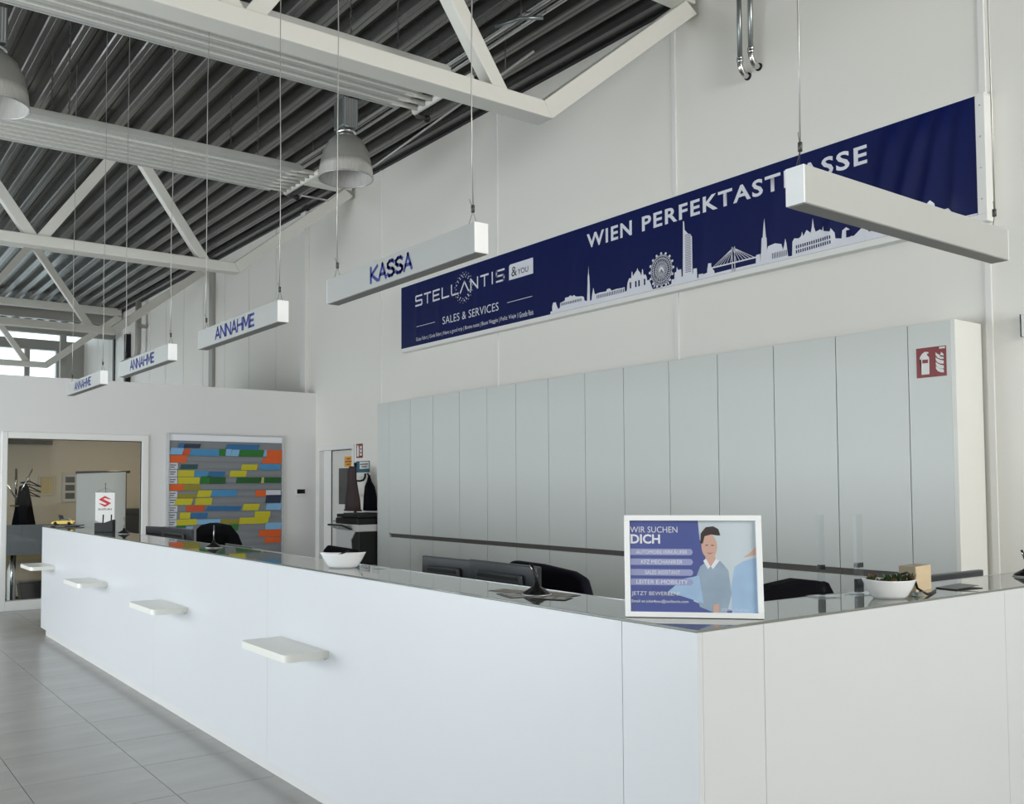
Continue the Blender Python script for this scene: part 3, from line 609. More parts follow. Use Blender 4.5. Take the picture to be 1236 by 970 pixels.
# skyline silhouette
SKY = [(-7319, 3351), (-7319, 3382), (-7291, 3378), (-7290, 3429), (-7276, 3467), (-7235, 3466), (-7214, 3416), (-7195, 3386), (-7168, 3400), (-7165, 3445), (-7141, 3450), (-7090, 3459), (-7087, 3486), (-7034, 3486), (-7007, 3499), (-6981, 3482), (-6955, 3494), (-6929, 3474), (-6891, 3467), (-6840, 3462), (-6809, 3448), (-6802, 3411), (-6765, 3400), (-6755, 3561), (-6760, 3571), (-6754, 3640), (-6746, 3673), (-6739, 3751), (-6736, 3671), (-6729, 3635), (-6725, 3564), (-6730, 3548), (-6727, 3394), (-6702, 3398), (-6689, 3462), (-6673, 3520), (-6659, 3466), (-6649, 3447), (-6590, 3454), (-6494, 3449), (-6482, 3469), (-6446, 3471), (-6418, 3444), (-6352, 3449), (-6282, 3445), (-6248, 3448), (-6244, 3402), (-6219, 3406), (-6209, 3479), (-6190, 3517), (-6172, 3522), (-6161, 3512), (-6153, 3577), (-6144, 3575), (-6138, 3532), (-6110, 3560), (-6088, 3577), (-6079, 3599), (-6070, 3574), (-6044, 3547), (-6029, 3515), (-6019, 3575), (-6011, 3574), (-6003, 3515), (-5979, 3519), (-5964, 3491), (-5958, 3458), (-5926, 3460), (-5922, 3435), (-5891, 3364), (-5716, 3365), (-5667, 3372), (-5664, 3411), (-5631, 3410), (-5628, 3467), (-5608, 3471), (-5601, 3517), (-5587, 3483), (-5551, 3484), (-5548, 3413), (-5534, 3417), (-5523, 3909), (-5511, 3906), (-5505, 3826), (-5470, 3787), (-5443, 3778), (-5424, 3746), (-5428, 3421), (-5418, 3422), (-5415, 3462), (-5375, 3457), (-5372, 3368), (-5359, 3370), (-5356, 3400), (-5308, 3398), (-5305, 3390), (-5263, 3397), (-5260, 3427), (-5250, 3475), (-5218, 3472), (-5217, 3434), (-5186, 3398), (-5183, 3377), (-5022, 3379), (-4968, 3378), (-4763, 3378), (-4758, 3445), (-4721, 3447), (-4716, 3374), (-4749, 3442), (-4709, 3452), (-4702, 3571), (-4691, 3578), (-4683, 3660), (-4673, 3732), (-4666, 3656), (-4659, 3571), (-4653, 3564), (-4650, 3468), (-4639, 3493), (-4575, 3503), (-4517, 3485), (-4503, 3436), (-4492, 3470), (-4481, 3522), (-4471, 3484), (-4462, 3409), (-4457, 3372), (-4422, 3369), (-4416, 3481), (-4399, 3504), (-4359, 3495), (-4338, 3508), (-4328, 3541), (-4318, 3504), (-4288, 3546), (-4253, 3515), (-4242, 3557), (-4233, 3625), (-4223, 3552), (-4210, 3514), (-4171, 3523), (-4152, 3510), (-4145, 3543), (-4139, 3502), (-4086, 3486), (-4076, 3510), (-4048, 3469), (-4044, 3425), (-3994, 3413), (-3987, 3472), (-3955, 3490), (-3925, 3466), (-3920, 3414), (-3893, 3411), (-3857, 3437), (-3826, 3460), (-3803, 3438), (-3777, 3424), (-3772, 3414), (-3682, 3410), (-3614, 3386), (-3514, 3387), (-3416, 3388), (-3352, 3413), (-3337, 3489), (-3330, 3511), (-3314, 3527), (-3290, 3500), (-3285, 3460), (-3242, 3441), (-3196, 3444), (-3174, 3413), (-3086, 3364), (-3008, 3363)]
sk = [(a / 1000, b / 1000) for a, b in SKY]
sk = [(min(a, BX1 - 0.002), max(b, BZ0 + 0.012)) for a, b in sk]
mono = [sk[0]]
for p in sk[1:]: mono.append((max(p[0], mono[-1][0] + 0.0008), p[1]))
cut = MB()
for (a, b), (c, d) in zip(mono[:-1], mono[1:]):
    n_ = max(1, int((c - a) / 0.04))
    for i in range(n_):
        u0 = a + (c - a) * i / n_; u1 = a + (c - a) * (i + 1) / n_; t0 = b + (d - b) * i / n_; t1 = b + (d - b) * (i + 1) / n_
        cut.add([PR(u0, BZ0 + 0.001), PR(u1, BZ0 + 0.001), PR(u1, t1), PR(u0, t0)], [(0, 1, 2, 3)])
skb = build('skyline_print', cut, 'print_white', bn)
wh = MB(); cx, cz, rx, rz = -5.784, 3.521, 0.126, 0.136
circ = lambda k, f=1.0: (cx + rx * f * math.cos(k * math.pi / 16), cz + rz * f * math.sin(k * math.pi / 16))
for f_, w_ in ((0.98, 0.014), (0.80, 0.006), (0.55, 0.006)): strokes(wh, [[circ(k, f_) for k in range(33)]], w_, PR)
for k in range(32): strokes(wh, [[circ(k, 0.25), circ(k, 0.96)]], 0.0045, PR)
flat(wh, [circ(k, 0.27) for k in range(32)], PR)
for k in range(16): flat(wh, [(circ(2 * k, 1.12)[0] + 0.013 * math.cos(a), circ(2 * k, 1.12)[1] + 0.013 * math.sin(a)) for a in [q * math.pi / 4 for q in range(8)]], PR)
strokes(wh, [[(cx, cz), (cx - 0.09, BZ0 + 0.03)], [(cx, cz), (cx + 0.085, BZ0 + 0.03)]], 0.011, PR)
build('wheel_print', wh, 'print_white', bn); wh = MB()
tw = (-4.987, 3.556)
for k in range(6):
    strokes(wh, [[tw, (-5.20 + 0.036 * k, 3.430)], [tw, (-4.775 - 0.036 * k, 3.430)]], 0.0045, PR)
strokes(wh, [[(-5.22, 3.428), (-4.76, 3.428)]], 0.012, PR); strokes(wh, [[(-4.998, 3.36), (-4.998, 3.56)], [(-4.972, 3.36), (-4.972, 3.56)]], 0.008, PR)
build('bridge_print', wh, 'print_white', bn)
PR2 = lambda x, z: LB(x, z, YBn - 0.004 - wrinkle(x, z))
def wprint(segs, wd):
    build('window_print', strokes(MB(), segs, wd, PR2), 'banner_blue', bn)['kind'] = 'stuff'
wprint([[(-5.50, 3.445 + 0.0145 * k), (-5.44, 3.445 + 0.0145 * k)] for k in range(24)], 0.005)
wprint([[(-4.38 + 0.0195 * k, 3.385 + 0.038 * r + 0.0009 * k), (-4.38 + 0.0195 * k, 3.401 + 0.038 * r + 0.0009 * k)] for r in range(2) for k in range(16)], 0.010)
wprint([[(-4.60 + 0.016 * k, 3.385), (-4.60 + 0.016 * k, 3.425)] for k in range(9)], 0.006)
wprint([[(-7.14 + 0.026 * k, 3.42), (-7.14 + 0.026 * k, 3.435)] for k in range(12)], 0.012)
wprint([[(-6.62 + 0.024 * k, 3.405), (-6.62 + 0.024 * k, 3.43)] for k in range(16)], 0.010)
wprint([[(x, 3.43), (x, 3.47)] for x in (-6.17, -6.10, -6.06, -5.99)], 0.018)
wprint([[(x, 3.42), (x, 3.455)] for x in (-3.945, -3.93)], 0.02)
# brand block at the end of the banner
lt = MB(); gx0, gx1, gz0, gz1 = -9.92, -8.10, 3.862, 3.982; gap = 0.062; lw = (gx1 - gx0 - 9 * gap) / 9.25
GL = {'S': [[(1, 1), (0.08, 1), (0, 0.92), (0, 0.58), (0.08, 0.5), (0.92, 0.5), (1, 0.42), (1, 0.08), (0.92, 0), (0, 0)]], 'T': [[(0, 1), (1, 1)], [(0.5, 1), (0.5, 0)]], 'E': [[(1, 1), (0, 1), (0, 0), (1, 0)], [(0, 0.5), (0.9, 0.5)]],
      'L': [[(0, 1), (0, 0), (1, 0)]], 'A': [[(-0.1, 0), (0.5, 1), (1.1, 0)]], 'N': [[(0, 0), (0, 1), (1, 0), (1, 1)]], 'I': [[(0.5, 0), (0.5, 1)]]}
gx = gx0
for ch in 'STELLANTIS':
    wl = lw * (0.25 if ch == 'I' else 1)
    strokes(lt, [[(gx + a * wl, gz0 + b * (gz1 - gz0)) for a, b in ln] for ln in GL[ch]], 0.021, PR); gx += wl + gap
build('lettering', lt, 'print_white', bn)
dt = MB(); rng = random.Random(3)
for ring, (f_, n_) in enumerate(((0.84, 15), (1.0, 19), (1.17, 19))):
    for k in range(n_):
        a = 2 * math.pi * (k + 0.5 * (ring % 2)) / n_
        if abs(math.sin(a)) < 0.25 and ring == 0: continue
        px, pz = -8.875 + 0.155 * f_ * math.cos(a), 3.912 + 0.155 * f_ * math.sin(a); r = (0.0095, 0.0105, 0.006)[ring] * rng.uniform(0.7, 1.15)
        flat(dt, [(px + r * math.cos(q * math.pi / 3), pz + r * math.sin(q * math.pi / 3)) for q in range(6)], PR)
build('dot_ring_print', dt, 'print_white', bn)
flat_ = MB(); flat(flat_, [(-8.01, 3.838), (-7.595, 3.838), (-7.595, 4.01), (-7.99, 4.01), (-8.01, 3.99)], PR); build('white_box_print', flat_, 'print_white', bn)
lettering(bn, '&', (-7.965, 3.868, -7.87, 3.975), PR2, 'ink', 0.0); lettering(bn, 'YOU', (-7.855, 3.873, -7.675, 3.935), PR2, 'ink', 0.008)
lettering(bn, 'SALES & SERVICES', (-9.318, 3.535, -8.203, 3.628), PR, 'print_white', -0.004, 1.05)
build('rule_print', strokes(strokes(MB(), [[(-9.90, 3.591), (-9.49, 3.591)]], 0.006, PR), [[(-8.04, 3.594), (-7.616, 3.594)]], 0.006, PR), 'print_white', bn)
wd_ = ['Gute Fahrt |', 'Gode Fahrt |', 'Have a good trip |', 'Bonne route |', 'Buon Viaggio |', 'Feliz Viaje |', 'Goede Reis']
ln_ = sum(len(t) + 1 for t in wd_) - 1; px = -9.915; un = (9.915 - 7.597) / ln_
for t in wd_:
    lettering(bn, t, (px, 3.393, px + un * len(t), 3.452), PR, 'print_white', 0.0); px += un * (len(t) + 1)

# ================================================================== SIGNS ON THE WALLS
fs = thing('fire_extinguisher_sign', 'square red sign with white extinguisher and flames on the cabinet end panel', 'sign', (-3.198, YC, 2.27))
build('plate', B(-0.099, 0.099, -0.003, -0.0005, 0.0, 0.198), 'red_sign', fs, 0.0008)
FP = lambda u, v: (-0.099 + u * 0.198, -0.0042, v * 0.198)
g = MB(); flat(g, [(0.17, 0.10), (0.44, 0.10), (0.44, 0.66), (0.40, 0.72), (0.37, 0.74), (0.37, 0.80), (0.42, 0.79), (0.42, 0.84), (0.34, 0.86), (0.28, 0.86), (0.20, 0.80), (0.13, 0.70), (0.12, 0.62), (0.17, 0.62), (0.20, 0.70), (0.26, 0.75), (0.22, 0.72), (0.17, 0.66)], FP)
for q in (0.56, 0.40, 0.24, 0.11):
    flat(g, [(0.92, q), (0.92, q + 0.10), (0.80, q + 0.14), (0.70, q + 0.20), (0.66, q + 0.25), (0.66, q + 0.15), (0.72, q + 0.06), (0.82, q + 0.01)], FP)
flat(g, [(0.80, 0.66), (0.92, 0.62), (0.92, 0.72), (0.84, 0.80)], FP); flat(g, [(0.78, 0.91), (0.97, 0.91), (0.97, 0.97), (0.78, 0.97)], FP)
build('pictogram', g, 'sign_white', fs)
g = MB(); flat(g, [(0.21, 0.48), (0.40, 0.48), (0.40, 0.60), (0.21, 0.60)], lambda u, v: (-0.099 + u * 0.198, -0.005, v * 0.198)); build('pictogram_label', g, 'red_sign', fs)
hs = thing('hose_sign', 'narrow upright red and white safety sign beside the door', 'sign', (-11.54, YW, 1.965))
build('plate', B(-0.09, 0.09, -0.004, -0.0005, 0, 0.20), 'red_sign', hs)
HP = lambda u, v: (u, -0.006, v)
g = MB(); flat(g, [(-0.07, 0.02), (-0.01, 0.02), (-0.01, 0.14), (-0.03, 0.18), (-0.06, 0.18), (-0.07, 0.14)], HP)
for q in range(3): flat(g, [(0.02, 0.03 + 0.05 * q), (0.07, 0.03 + 0.05 * q), (0.075, 0.08 + 0.05 * q), (0.05, 0.06 + 0.05 * q), (0.015, 0.075 + 0.05 * q)], HP)
build('pictogram', g, 'sign_white', hs)
ts = thing('notice_sign', 'small teal and white notice on the wall under the red sign', 'sign', (-11.44, YW, 1.758))
build('plate', B(-0.19, 0.19, -0.004, -0.0005, 0, 0.16), 'sign_teal', ts)
g = MB(); flat(g, [(-0.09, 0.05), (0.175, 0.05), (0.175, 0.15), (-0.09, 0.15)], HP); build('white_field', g, 'sign_white', ts)
g = MB(); strokes(g, [[(-0.07, 0.115), (0.15, 0.115)], [(-0.03, 0.08), (0.11, 0.08)]], 0.012, lambda u, v: (u, -0.0075, v)); build('text_lines', g, 'ink', ts)
os_ = thing('door_notice', 'small orange notice stuck on the grey door', 'sign', (-11.99, YW + 0.07, 1.85))
build('plate', B(-0.125, 0.125, -0.004, -0.0005, 0, 0.15), 'sign_orange', os_)
g = MB(); strokes(g, [[(-0.05, 0.115), (0.05, 0.115)], [(-0.09, 0.075), (0.09, 0.075)], [(-0.05, 0.035), (0.05, 0.035)]], 0.014, HP); build('text_lines', g, 'ink', os_)
th = thing('thermostat', 'small white wall thermostat with black display on the partition', 'thermostat', (XE, 6.205, 1.40))
build('case', B(0.0, 0.025, -0.08, 0.08, 0.0, 0.13), 'thermo', th, 0.005); build('display', B(0.025, 0.027, -0.065, 0.065, 0.055, 0.12), 'black_gloss', th)
ws = thing('wall_box', 'white flat box fixed to the wall beside the fire-sign end of the cabinets', 'box', (-2.765, YW, 2.512))
build('case', B(-0.02, 0.30, -0.03, -0.0005, 0.0, 0.145), 'sign_white', ws, 0.004); build('dark_edge', B(-0.026, -0.02, -0.03, -0.0005, 0.0, 0.145), 'ink', ws)

# ================================================================== PLANNING BOARD
BY0, BY1, BZt, BZb = 4.165, 5.895, 2.30, 0.55
bd = thing('planning_board', 'grey planning board full of coloured cards on the white partition', 'board', (XE, 0, BZb))
LBz = lambda z: z - BZb
build('back_plate', B(0.0005, 0.02, BY0, BY1, 0, LBz(BZt)), 'board_grey', bd)
build('board_frame', MB().box(0, 0.05, BY0 - 0.02, BY0 + 0.015, -0.02, LBz(BZt)).box(0, 0.05, BY1 - 0.012, BY1 + 0.015, -0.02, LBz(BZt)).box(0, 0.05, BY0 - 0.02, BY1 + 0.015, LBz(BZt), LBz(BZt) + 0.02).box(0, 0.05, BY0, BY1, -0.02, 0), 'board_frame', bd, 0.003)
build('header_strip', B(0.02, 0.032, BY0 + 0.015, BY1 - 0.012, LBz(BZt) - 0.085, LBz(BZt)), 'paper_white', bd)
pk = B(0.02, 0.034, BY0 + 0.015, BY1 - 0.012, 0, 0.062).mesh('pocket_row'); pk.materials.append(MATS['board_grey'])
for k in range(16):
    o = bpy.data.objects.new('pocket_row', pk); C.objects.link(o); o.parent = bd; o.location = (0, 0, LBz(2.115 - 0.0995 * (k + 0.9)))
CARDS = [(4299, 4375, 2111, 2179, 'b'), (4375, 4615, 2112, 2173, 'n'), (4997, 5500, 2102, 2180, 'b'), (4171, 4360, 2018, 2108, 'l'), (4360, 4460, 2011, 2097, 'r'), (4468, 4909, 2004, 2099, 's'), (4901, 4992, 2008, 2108, 'g'), (4997, 5078, 2009, 2107, 'l'), (5078, 5193, 2007, 2108, 'l'), (5196, 5577, 2004, 2106, 'g'), (5577, 5631, 2010, 2106, 'l'), (5631, 5877, 1995, 2107, 'o'), (4179, 4423, 1903, 2008, 'o'), (5569, 5869, 1904, 1994, 'o'), (4173, 4301, 1814, 1899, 'w'), (4332, 4579, 1815, 1881, 't'), (5235, 5477, 1806, 1888, 'y'), (5536, 5852, 1812, 1899, 's'), (4174, 4295, 1705, 1802, 'w'), (4302, 4533, 1705, 1795, 'y'), (4525, 4728, 1701, 1789, 's'), (4728, 4975, 1706, 1783, 'b'), (5056, 5307, 1707, 1796, 'y'), (4175, 4296, 1608, 1694, 'w'), (4303, 4616, 1607, 1698, 'y'), (4616, 4761, 1607, 1714, 'g'), (4761, 5000, 1607, 1702, 'd'), (5155, 5542, 1614, 1700, 'd'), (5542, 5596, 1614, 1701, 'c'), (5596, 5867, 1619, 1701, 'd'), (4168, 4403, 1511, 1600, 'o'), (4381, 4620, 1510, 1595, 'v'), (4177, 4298, 1418, 1503, 'w'), (4298, 4567, 1405, 1461, 'v'), (4574, 4775, 1418, 1513, 'y'), (4778, 5164, 1423, 1518, 's'), (5462, 5623, 1417, 1512, 'o'), (5628, 5863, 1439, 1511, 'w'), (4170, 4299, 1311, 1407, 'w'), (4253, 4498, 1309, 1399, 'y'), (4552, 4792, 1305, 1404, 'y'), (5615, 5858, 1322, 1440, 'n'), (4171, 4300, 1214, 1299, 'w'), (4422, 4685, 1217, 1299, 'r'), (4709, 4995, 1219, 1288, 'b'), (4995, 5231, 1214, 1283, 'b'), (5256, 5506, 1217, 1311, 'y'), (5619, 5864, 1219, 1314, 'l'), (4172, 4293, 1110, 1199, 'w'), (4331, 4484, 1114, 1203, 'y'), (4481, 4733, 1118, 1193, 'b'), (5448, 5693, 1112, 1198, 'y'), (4173, 4294, 1013, 1099, 'w'), (4294, 4578, 1025, 1107, 'y'), (4578, 4925, 1032, 1100, 'l'), (4933, 5208, 1031, 1092, 'v'), (5208, 5659, 1019, 1112, 'y'), (4280, 4424, 988, 1018, 'g'), (4417, 4517, 973, 1006, 'l'), (5038, 5192, 928, 1020, 'g'), (5620, 5871, 929, 1029, 'l'), (5508, 5857, 827, 926, 'o'), (5601, 5858, 732, 816, 'o')]
rng = random.Random(5)
for i, (y0, y1, zb, zt, c) in enumerate(CARDS):
    y0 /= 1000; y1 /= 1000; zb = zb / 1000 - BZb; zt = zt / 1000 - BZb
    sk_ = 0.0 if c == 'w' else rng.uniform(0.0, 0.03)
    y0 = max(y0, BY0 + 0.012); y1 = min(y1, BY1 - 0.004); d = 0.036 + 0.0015 * (i % 4)
    cd = build('card', MB().prism([(y0, zb), (y1, zb), (y1 + sk_, zt), (y0 + sk_, zt)], lambda u, v, t: (t, u, v), d, d + 0.0012), 'card_' + c, bd)
    if c == 'w' and y0 < 4.3:
        build('text_lines', strokes(MB(), [[(y0 + 0.02, zt - 0.03), (y1 - 0.03, zt - 0.03)], [(y0 + 0.02, zt - 0.06), (y1 - 0.05, zt - 0.06)]], 0.012, lambda u, v: (d + 0.002, u, v)), 'ink', cd)

# ================================================================== POSTER ON THE CORNER
pang = math.atan2(2.425 - 2.122, -1.807 + 2.093)
PF = thing('poster_frame', 'white framed job poster standing on the corner of the counter', 'poster', (-1.95, 2.2735, ZT), pang)
pw, ph, fw = 0.209, 0.317, 0.017
tilt = math.radians(5)
def PP(u, v, d=0.0):    # poster plane: u along, v up, d towards the viewer
    return (u, v * math.sin(tilt) - d * math.cos(tilt), v * math.cos(tilt) + d * math.sin(tilt))
def pbox(mb, u0, u1, v0, v1, d0, d1): return mb.prism([(u0, v0), (u1, v0), (u1, v1), (u0, v1)], lambda u, v, d: PP(u, v, d), d0, d1)
for a in ((-pw, pw, 0.0005, fw), (-pw, pw, ph - fw, ph), (-pw, -pw + fw, fw, ph - fw), (pw - fw, pw, fw, ph - fw)):
    build('frame_bar', pbox(MB(), *a, -0.004, 0.012), 'poster_frame', PF, 0.0015)
build('back_board', pbox(MB(), -pw + 0.004, pw - 0.004, 0.004, ph - 0.004, -0.008, -0.004), 'black', PF)
build('stand_strut', MB().obox(PP(0, 0.22, -0.008), (0, 0.13, 0.002), 0.05, 0.004), 'black', PF)
u0, u1, v0, v1 = -pw + fw, pw - fw, fw, ph - fw
pp = lambda u, v: (u0 + (u1 - u0) * u, v0 + (v1 - v0) * v)
def pflat(n, polys, d, m):
    mb = MB()
    for p in polys: flat(mb, [pp(*q) for q in p], lambda u, v: PP(u, v, d))
    return build(n, mb, m, PF)
pflat('blue_print', [[(0, 0), (1, 0), (1, 1), (0, 1)]], 0.0005, 'poster_blue')
pflat('pale_print', [[(0.55, 1), (1, 1), (1, 0), (0.62, 0.06), (0.50, 0.12), (0.56, 0.40), (0.62, 0.55), (0.56, 0.80)]], 0.0008, 'poster_pale')
pflat('shirt_print', [[(0.50, 0.30), (0.56, 0.50), (0.62, 0.56), (0.66, 0.53), (0.72, 0.56), (0.78, 0.46), (0.80, 0.20), (0.76, 0.0), (0.66, 0.0), (0.55, 0.06)]], 0.0011, 'cloth_grey')
pflat('jacket_print', [[(0.80, 0.0), (0.80, 0.30), (0.83, 0.50), (0.90, 0.56), (1.0, 0.60), (1.0, 0.0)], [(0.42, 0.36), (0.55, 0.40), (0.58, 0.10), (0.30, 0.22)]], 0.0012, 'cloth_blue')
fc = [(0.635 + 0.062 * math.cos(a), 0.72 + 0.135 * math.sin(a)) for a in [k * math.pi / 10 for k in range(20)]]
pflat('face_print', [fc, [(0.66, 0.0), (0.70, 0.0), (0.70, 0.10), (0.65, 0.08)], [(0.90, 0.60), (0.96, 0.66), (1.0, 0.72), (1.0, 0.63)]], 0.0015, 'skin')
pflat('neck_print', [[(0.605, 0.62), (0.60, 0.545), (0.64, 0.50), (0.69, 0.545), (0.675, 0.63)]], 0.0013, 'skin')
pflat('collar_print', [[(0.585, 0.56), (0.605, 0.585), (0.64, 0.50), (0.62, 0.47)], [(0.71, 0.56), (0.685, 0.585), (0.645, 0.50), (0.66, 0.47)]], 0.0016, 'poster_white')
pflat('hair_print', [[(0.565, 0.75), (0.57, 0.86), (0.61, 0.93), (0.67, 0.94), (0.71, 0.91), (0.725, 0.84), (0.70, 0.84), (0.65, 0.85), (0.60, 0.83), (0.585, 0.75)]], 0.0017, 'hair')
pflat('features_print', [[(0.605, 0.735), (0.625, 0.738), (0.625, 0.728), (0.605, 0.726)], [(0.65, 0.735), (0.67, 0.735), (0.67, 0.726), (0.65, 0.726)], [(0.61, 0.655), (0.64, 0.643), (0.67, 0.658), (0.64, 0.635)]], 0.0019, 'hair')
pills = []
for q in (0.655, 0.545, 0.43, 0.325):
    pills.append([(0.005, q - 0.035), (0.48, q - 0.035)] + [(0.48 + 0.025 * math.cos(a), q + 0.035 * math.sin(a)) for a in [-math.pi / 3, 0, math.pi / 3]] + [(0.48, q + 0.035), (0.005, q + 0.035)])
pflat('pill_print', pills, 0.0014, 'poster_pill')
def ptxt(s, a, b, c, d, bold=0.0): lettering(PF, s, (*pp(a, b), *pp(c, d)), lambda u, v: PP(u, v, 0.0021), 'poster_white', bold)
ptxt('WIR SUCHEN', 0.005, 0.868, 0.385, 0.935, -0.002); ptxt('DICH', 0.008, 0.745, 0.245, 0.85, 0.03)
ptxt('AUTOMOBILVERKÄUFER', 0.05, 0.633, 0.46, 0.682); ptxt('KFZ MECHANIKER', 0.09, 0.523, 0.42, 0.567); ptxt('SALES ASSISTANT', 0.12, 0.408, 0.40, 0.452); ptxt('LEITER E-MOBILITY', 0.05, 0.303, 0.46, 0.347)
ptxt('JETZT BEWERBEN!', 0.01, 0.165, 0.39, 0.22, -0.002); ptxt('Email an jobs4you@stellantis.com', 0.01, 0.09, 0.46, 0.132, 0.004)
ptxt('STELLANTIS &YOU', 0.72, 0.022, 0.93, 0.045)
build('cover_glass', pbox(MB(), u0, u1, v0, v1, 0.0035, 0.0045), 'poster_glass', PF)

# ================================================================== THINGS ON THE COUNTER
def boat_bowl(name, label, loc, rz, ln, wd, ht, group):
    """boat-shaped bowl: open shell, pointed ends"""
    T = thing(name, label, 'bowl', loc, rz, group)
    prof = [(0.0001, 0.004), (0.30, 0.0), (0.56, 0.0), (0.66, 0.14), (0.83, 0.52), (0.975, 0.94), (1.0, 1.0), (0.96, 0.985), (0.80, 0.54), (0.62, 0.20), (0.5, 0.08), (0.0001, 0.07)]
    n = 40; vs = []; f_ = []
    for r, z in prof:
        for k in range(n):
            a = 2 * math.pi * k / n; ca, sa = math.cos(a), math.sin(a)
            vs.append((ln / 2 * r * ca, wd / 2 * r * sa, ht * z * (1 + 0.10 * abs(ca) ** 3 * (z > 0.5))))
    for i in range(len(prof) - 1):
        for k in range(n): f_.append((i * n + k, i * n + (k + 1) % n, (i + 1) * n + (k + 1) % n, (i + 1) * n + k))
    build('shell', MB().add(vs, f_, True), 'porcelain', T)
    return T
b1 = boat_bowl('boat_bowl', 'empty white boat-shaped porcelain bowl on the counter above the front shelf', (-4.19, 2.25, ZT), math.radians(57), 0.235, 0.12, 0.072, 'white boat-shaped bowls')
build('pen', MB().tube([(-0.04, 0.02, 0.058), (0.03, 0.0, 0.085)], 0.004, 6), 'black', b1)
cdh = thing('card_clip', 'tiny clear acrylic clip behind the empty white bowl', 'clip', (-4.02, 2.36, ZT))
build('plate', B(-0.03, 0.03, -0.02, -0.016, 0.0, 0.02), 'acrylic', cdh); build('foot', B(-0.03, 0.03, -0.02, 0.02, 0.0, 0.003), 'acrylic', cdh)
b2 = boat_bowl('boat_bowl', 'white boat-shaped bowl planted with small green and brown plants', (-1.87, 3.235, ZT), math.radians(57), 0.20, 0.11, 0.066, 'white boat-shaped bowls')
build('soil', MB().lathe([(0.0001, 0.05), (0.5, 0.054), (0.92, 0.052)], 24, (0, 0, 0), 0.094, 0.050), 'soil', b2)
rng = random.Random(11)
for k in range(26):
    a = rng.uniform(0, 6.28); r = math.sqrt(rng.random()); px, py = 0.085 * r * math.cos(a), 0.040 * r * math.sin(a); hh = rng.uniform(0.018, 0.042)
    lf = MB()
    for q in range(5):
        b_ = a + q * 1.256; ex, ey = math.cos(b_) * 0.016, math.sin(b_) * 0.016; nx_, ny_ = -math.sin(b_) * 0.006, math.cos(b_) * 0.006
        lf.add([(px, py, 0.05), (px + ex * 0.6 + nx_, py + ey * 0.6 + ny_, 0.05 + hh * 0.7), (px + ex, py + ey, 0.05 + hh), (px + ex * 0.6 - nx_, py + ey * 0.6 - ny_, 0.05 + hh * 0.7)], [(0, 1, 2), (0, 2, 3)])
    build('plant', lf, 'leaf' if k % 3 else 'leaf_brown', b2)
# pen stands with a domed foot
def pen_stand(loc, label, pole, pen=True):
    T = thing('pen_stand', label, 'pen stand', loc, 0, 'black pen stands on the counter')
    build('foot', MB().lathe([(0.055, 0.0), (0.055, 0.004), (0.05, 0.012), (0.03, 0.024), (0.012, 0.034), (0.008, 0.05)], 24), 'black_gloss', T)
    build('foot_rim', MB().lathe([(0.056, 0.0005), (0.058, 0.003), (0.055, 0.0055)], 24), 'alu', T)
    build('pole', MB().tube([(0, 0, 0.04), (0, 0, pole)], 0.0045, 8), 'pipe_steel', T)
    if pen:
        build('pen', MB().tube([(0.012, 0, 0.03), (0.0, -0.008, 0.075), (-0.014, -0.014, 0.118)], [0.006, 0.007, 0.005], 8), 'black', T)
        build('pen_clip', MB().tube([(-0.002, -0.014, 0.085), (-0.014, -0.02, 0.115)], 0.002, 5), 'chrome', T)
    return T
pen_stand((-2.705, 2.275, ZT), 'black pen stand beside the scattered leaflets on the counter', 0.075)
pen_stand((-6.09, 2.285, ZT), 'black stand with a bare thin pole in front of the planning board', 0.152, False)
pen_stand((-8.40, 2.33, ZT), 'black stand with a thin pole beside the black card holder', 0.15, False)
pen_stand((-1.945, 4.475, ZT), 'black pen stand on the counter wing beyond the wooden block', 0.06)
# leaflets
for i, (x, y, r) in enumerate(((-2.86, 2.27, 0.2), (-2.74, 2.20, -0.3), (-2.66, 2.34, 0.15), (-2.60, 2.25, 0.5))):
    T = thing('leaflet', ['dark printed leaflet lying under the far side of the pen stand', 'dark printed leaflet lying at the front edge of the counter glass', 'printed leaflet lying by the inner edge of the counter glass', 'printed leaflet lying closest to the poster corner'][i], 'leaflet', (x, y, ZT + 0.0004 + 0.0006 * i), r, 'leaflets on the counter')
    build('sheet', B(-0.075, 0.075, -0.05, 0.05, 0, 0.0006), 'leaflet', T)
    g = MB()
    for k in range(3): flat(g, [(-0.06 + 0.045 * k, -0.03), (-0.03 + 0.045 * k, -0.03), (-0.03 + 0.045 * k, 0.02), (-0.06 + 0.045 * k, 0.02)], lambda u, v: (u, v, 0.0009))
    build('print', g, 'photo_frame' if i % 2 else 'carton', T)
# acrylic holders
def holder(loc, rz, wd, label):
    T = thing('acrylic_stand', label, 'stand', loc, rz, 'upright acrylic stands')
    build('upright', B(-0.0075, 0.0075, -wd / 2, wd / 2, 0.006, 0.30), 'acrylic', T, 0.001)
    build('base_plate', B(-0.035, 0.05, -0.045, 0.045, 0.0, 0.005), 'acrylic', T, 0.001)
    m_ = 'photo_frame'
    build('lower_band', B(-0.0078, 0.0078, -wd / 2 + 0.003, wd / 2 + 0.0006, 0.008, 0.058), 'acryl_dark', T)
    build('upper_band', B(-0.0078, 0.0078, -wd / 2 + 0.003, wd / 2 + 0.0006, 0.100, 0.118), 'acryl_dark', T)
glass('acryl_dark', (0.30, 0.31, 0.33), 0.1, ior=1.25)
holder((-2.035, 3.07, ZT), math.radians(-12), 0.024, 'slim clear acrylic stand nearer the poster')
holder((-2.005, 3.262, ZT), math.radians(4), 0.044, 'wider clear acrylic stand beside the planted bowl')
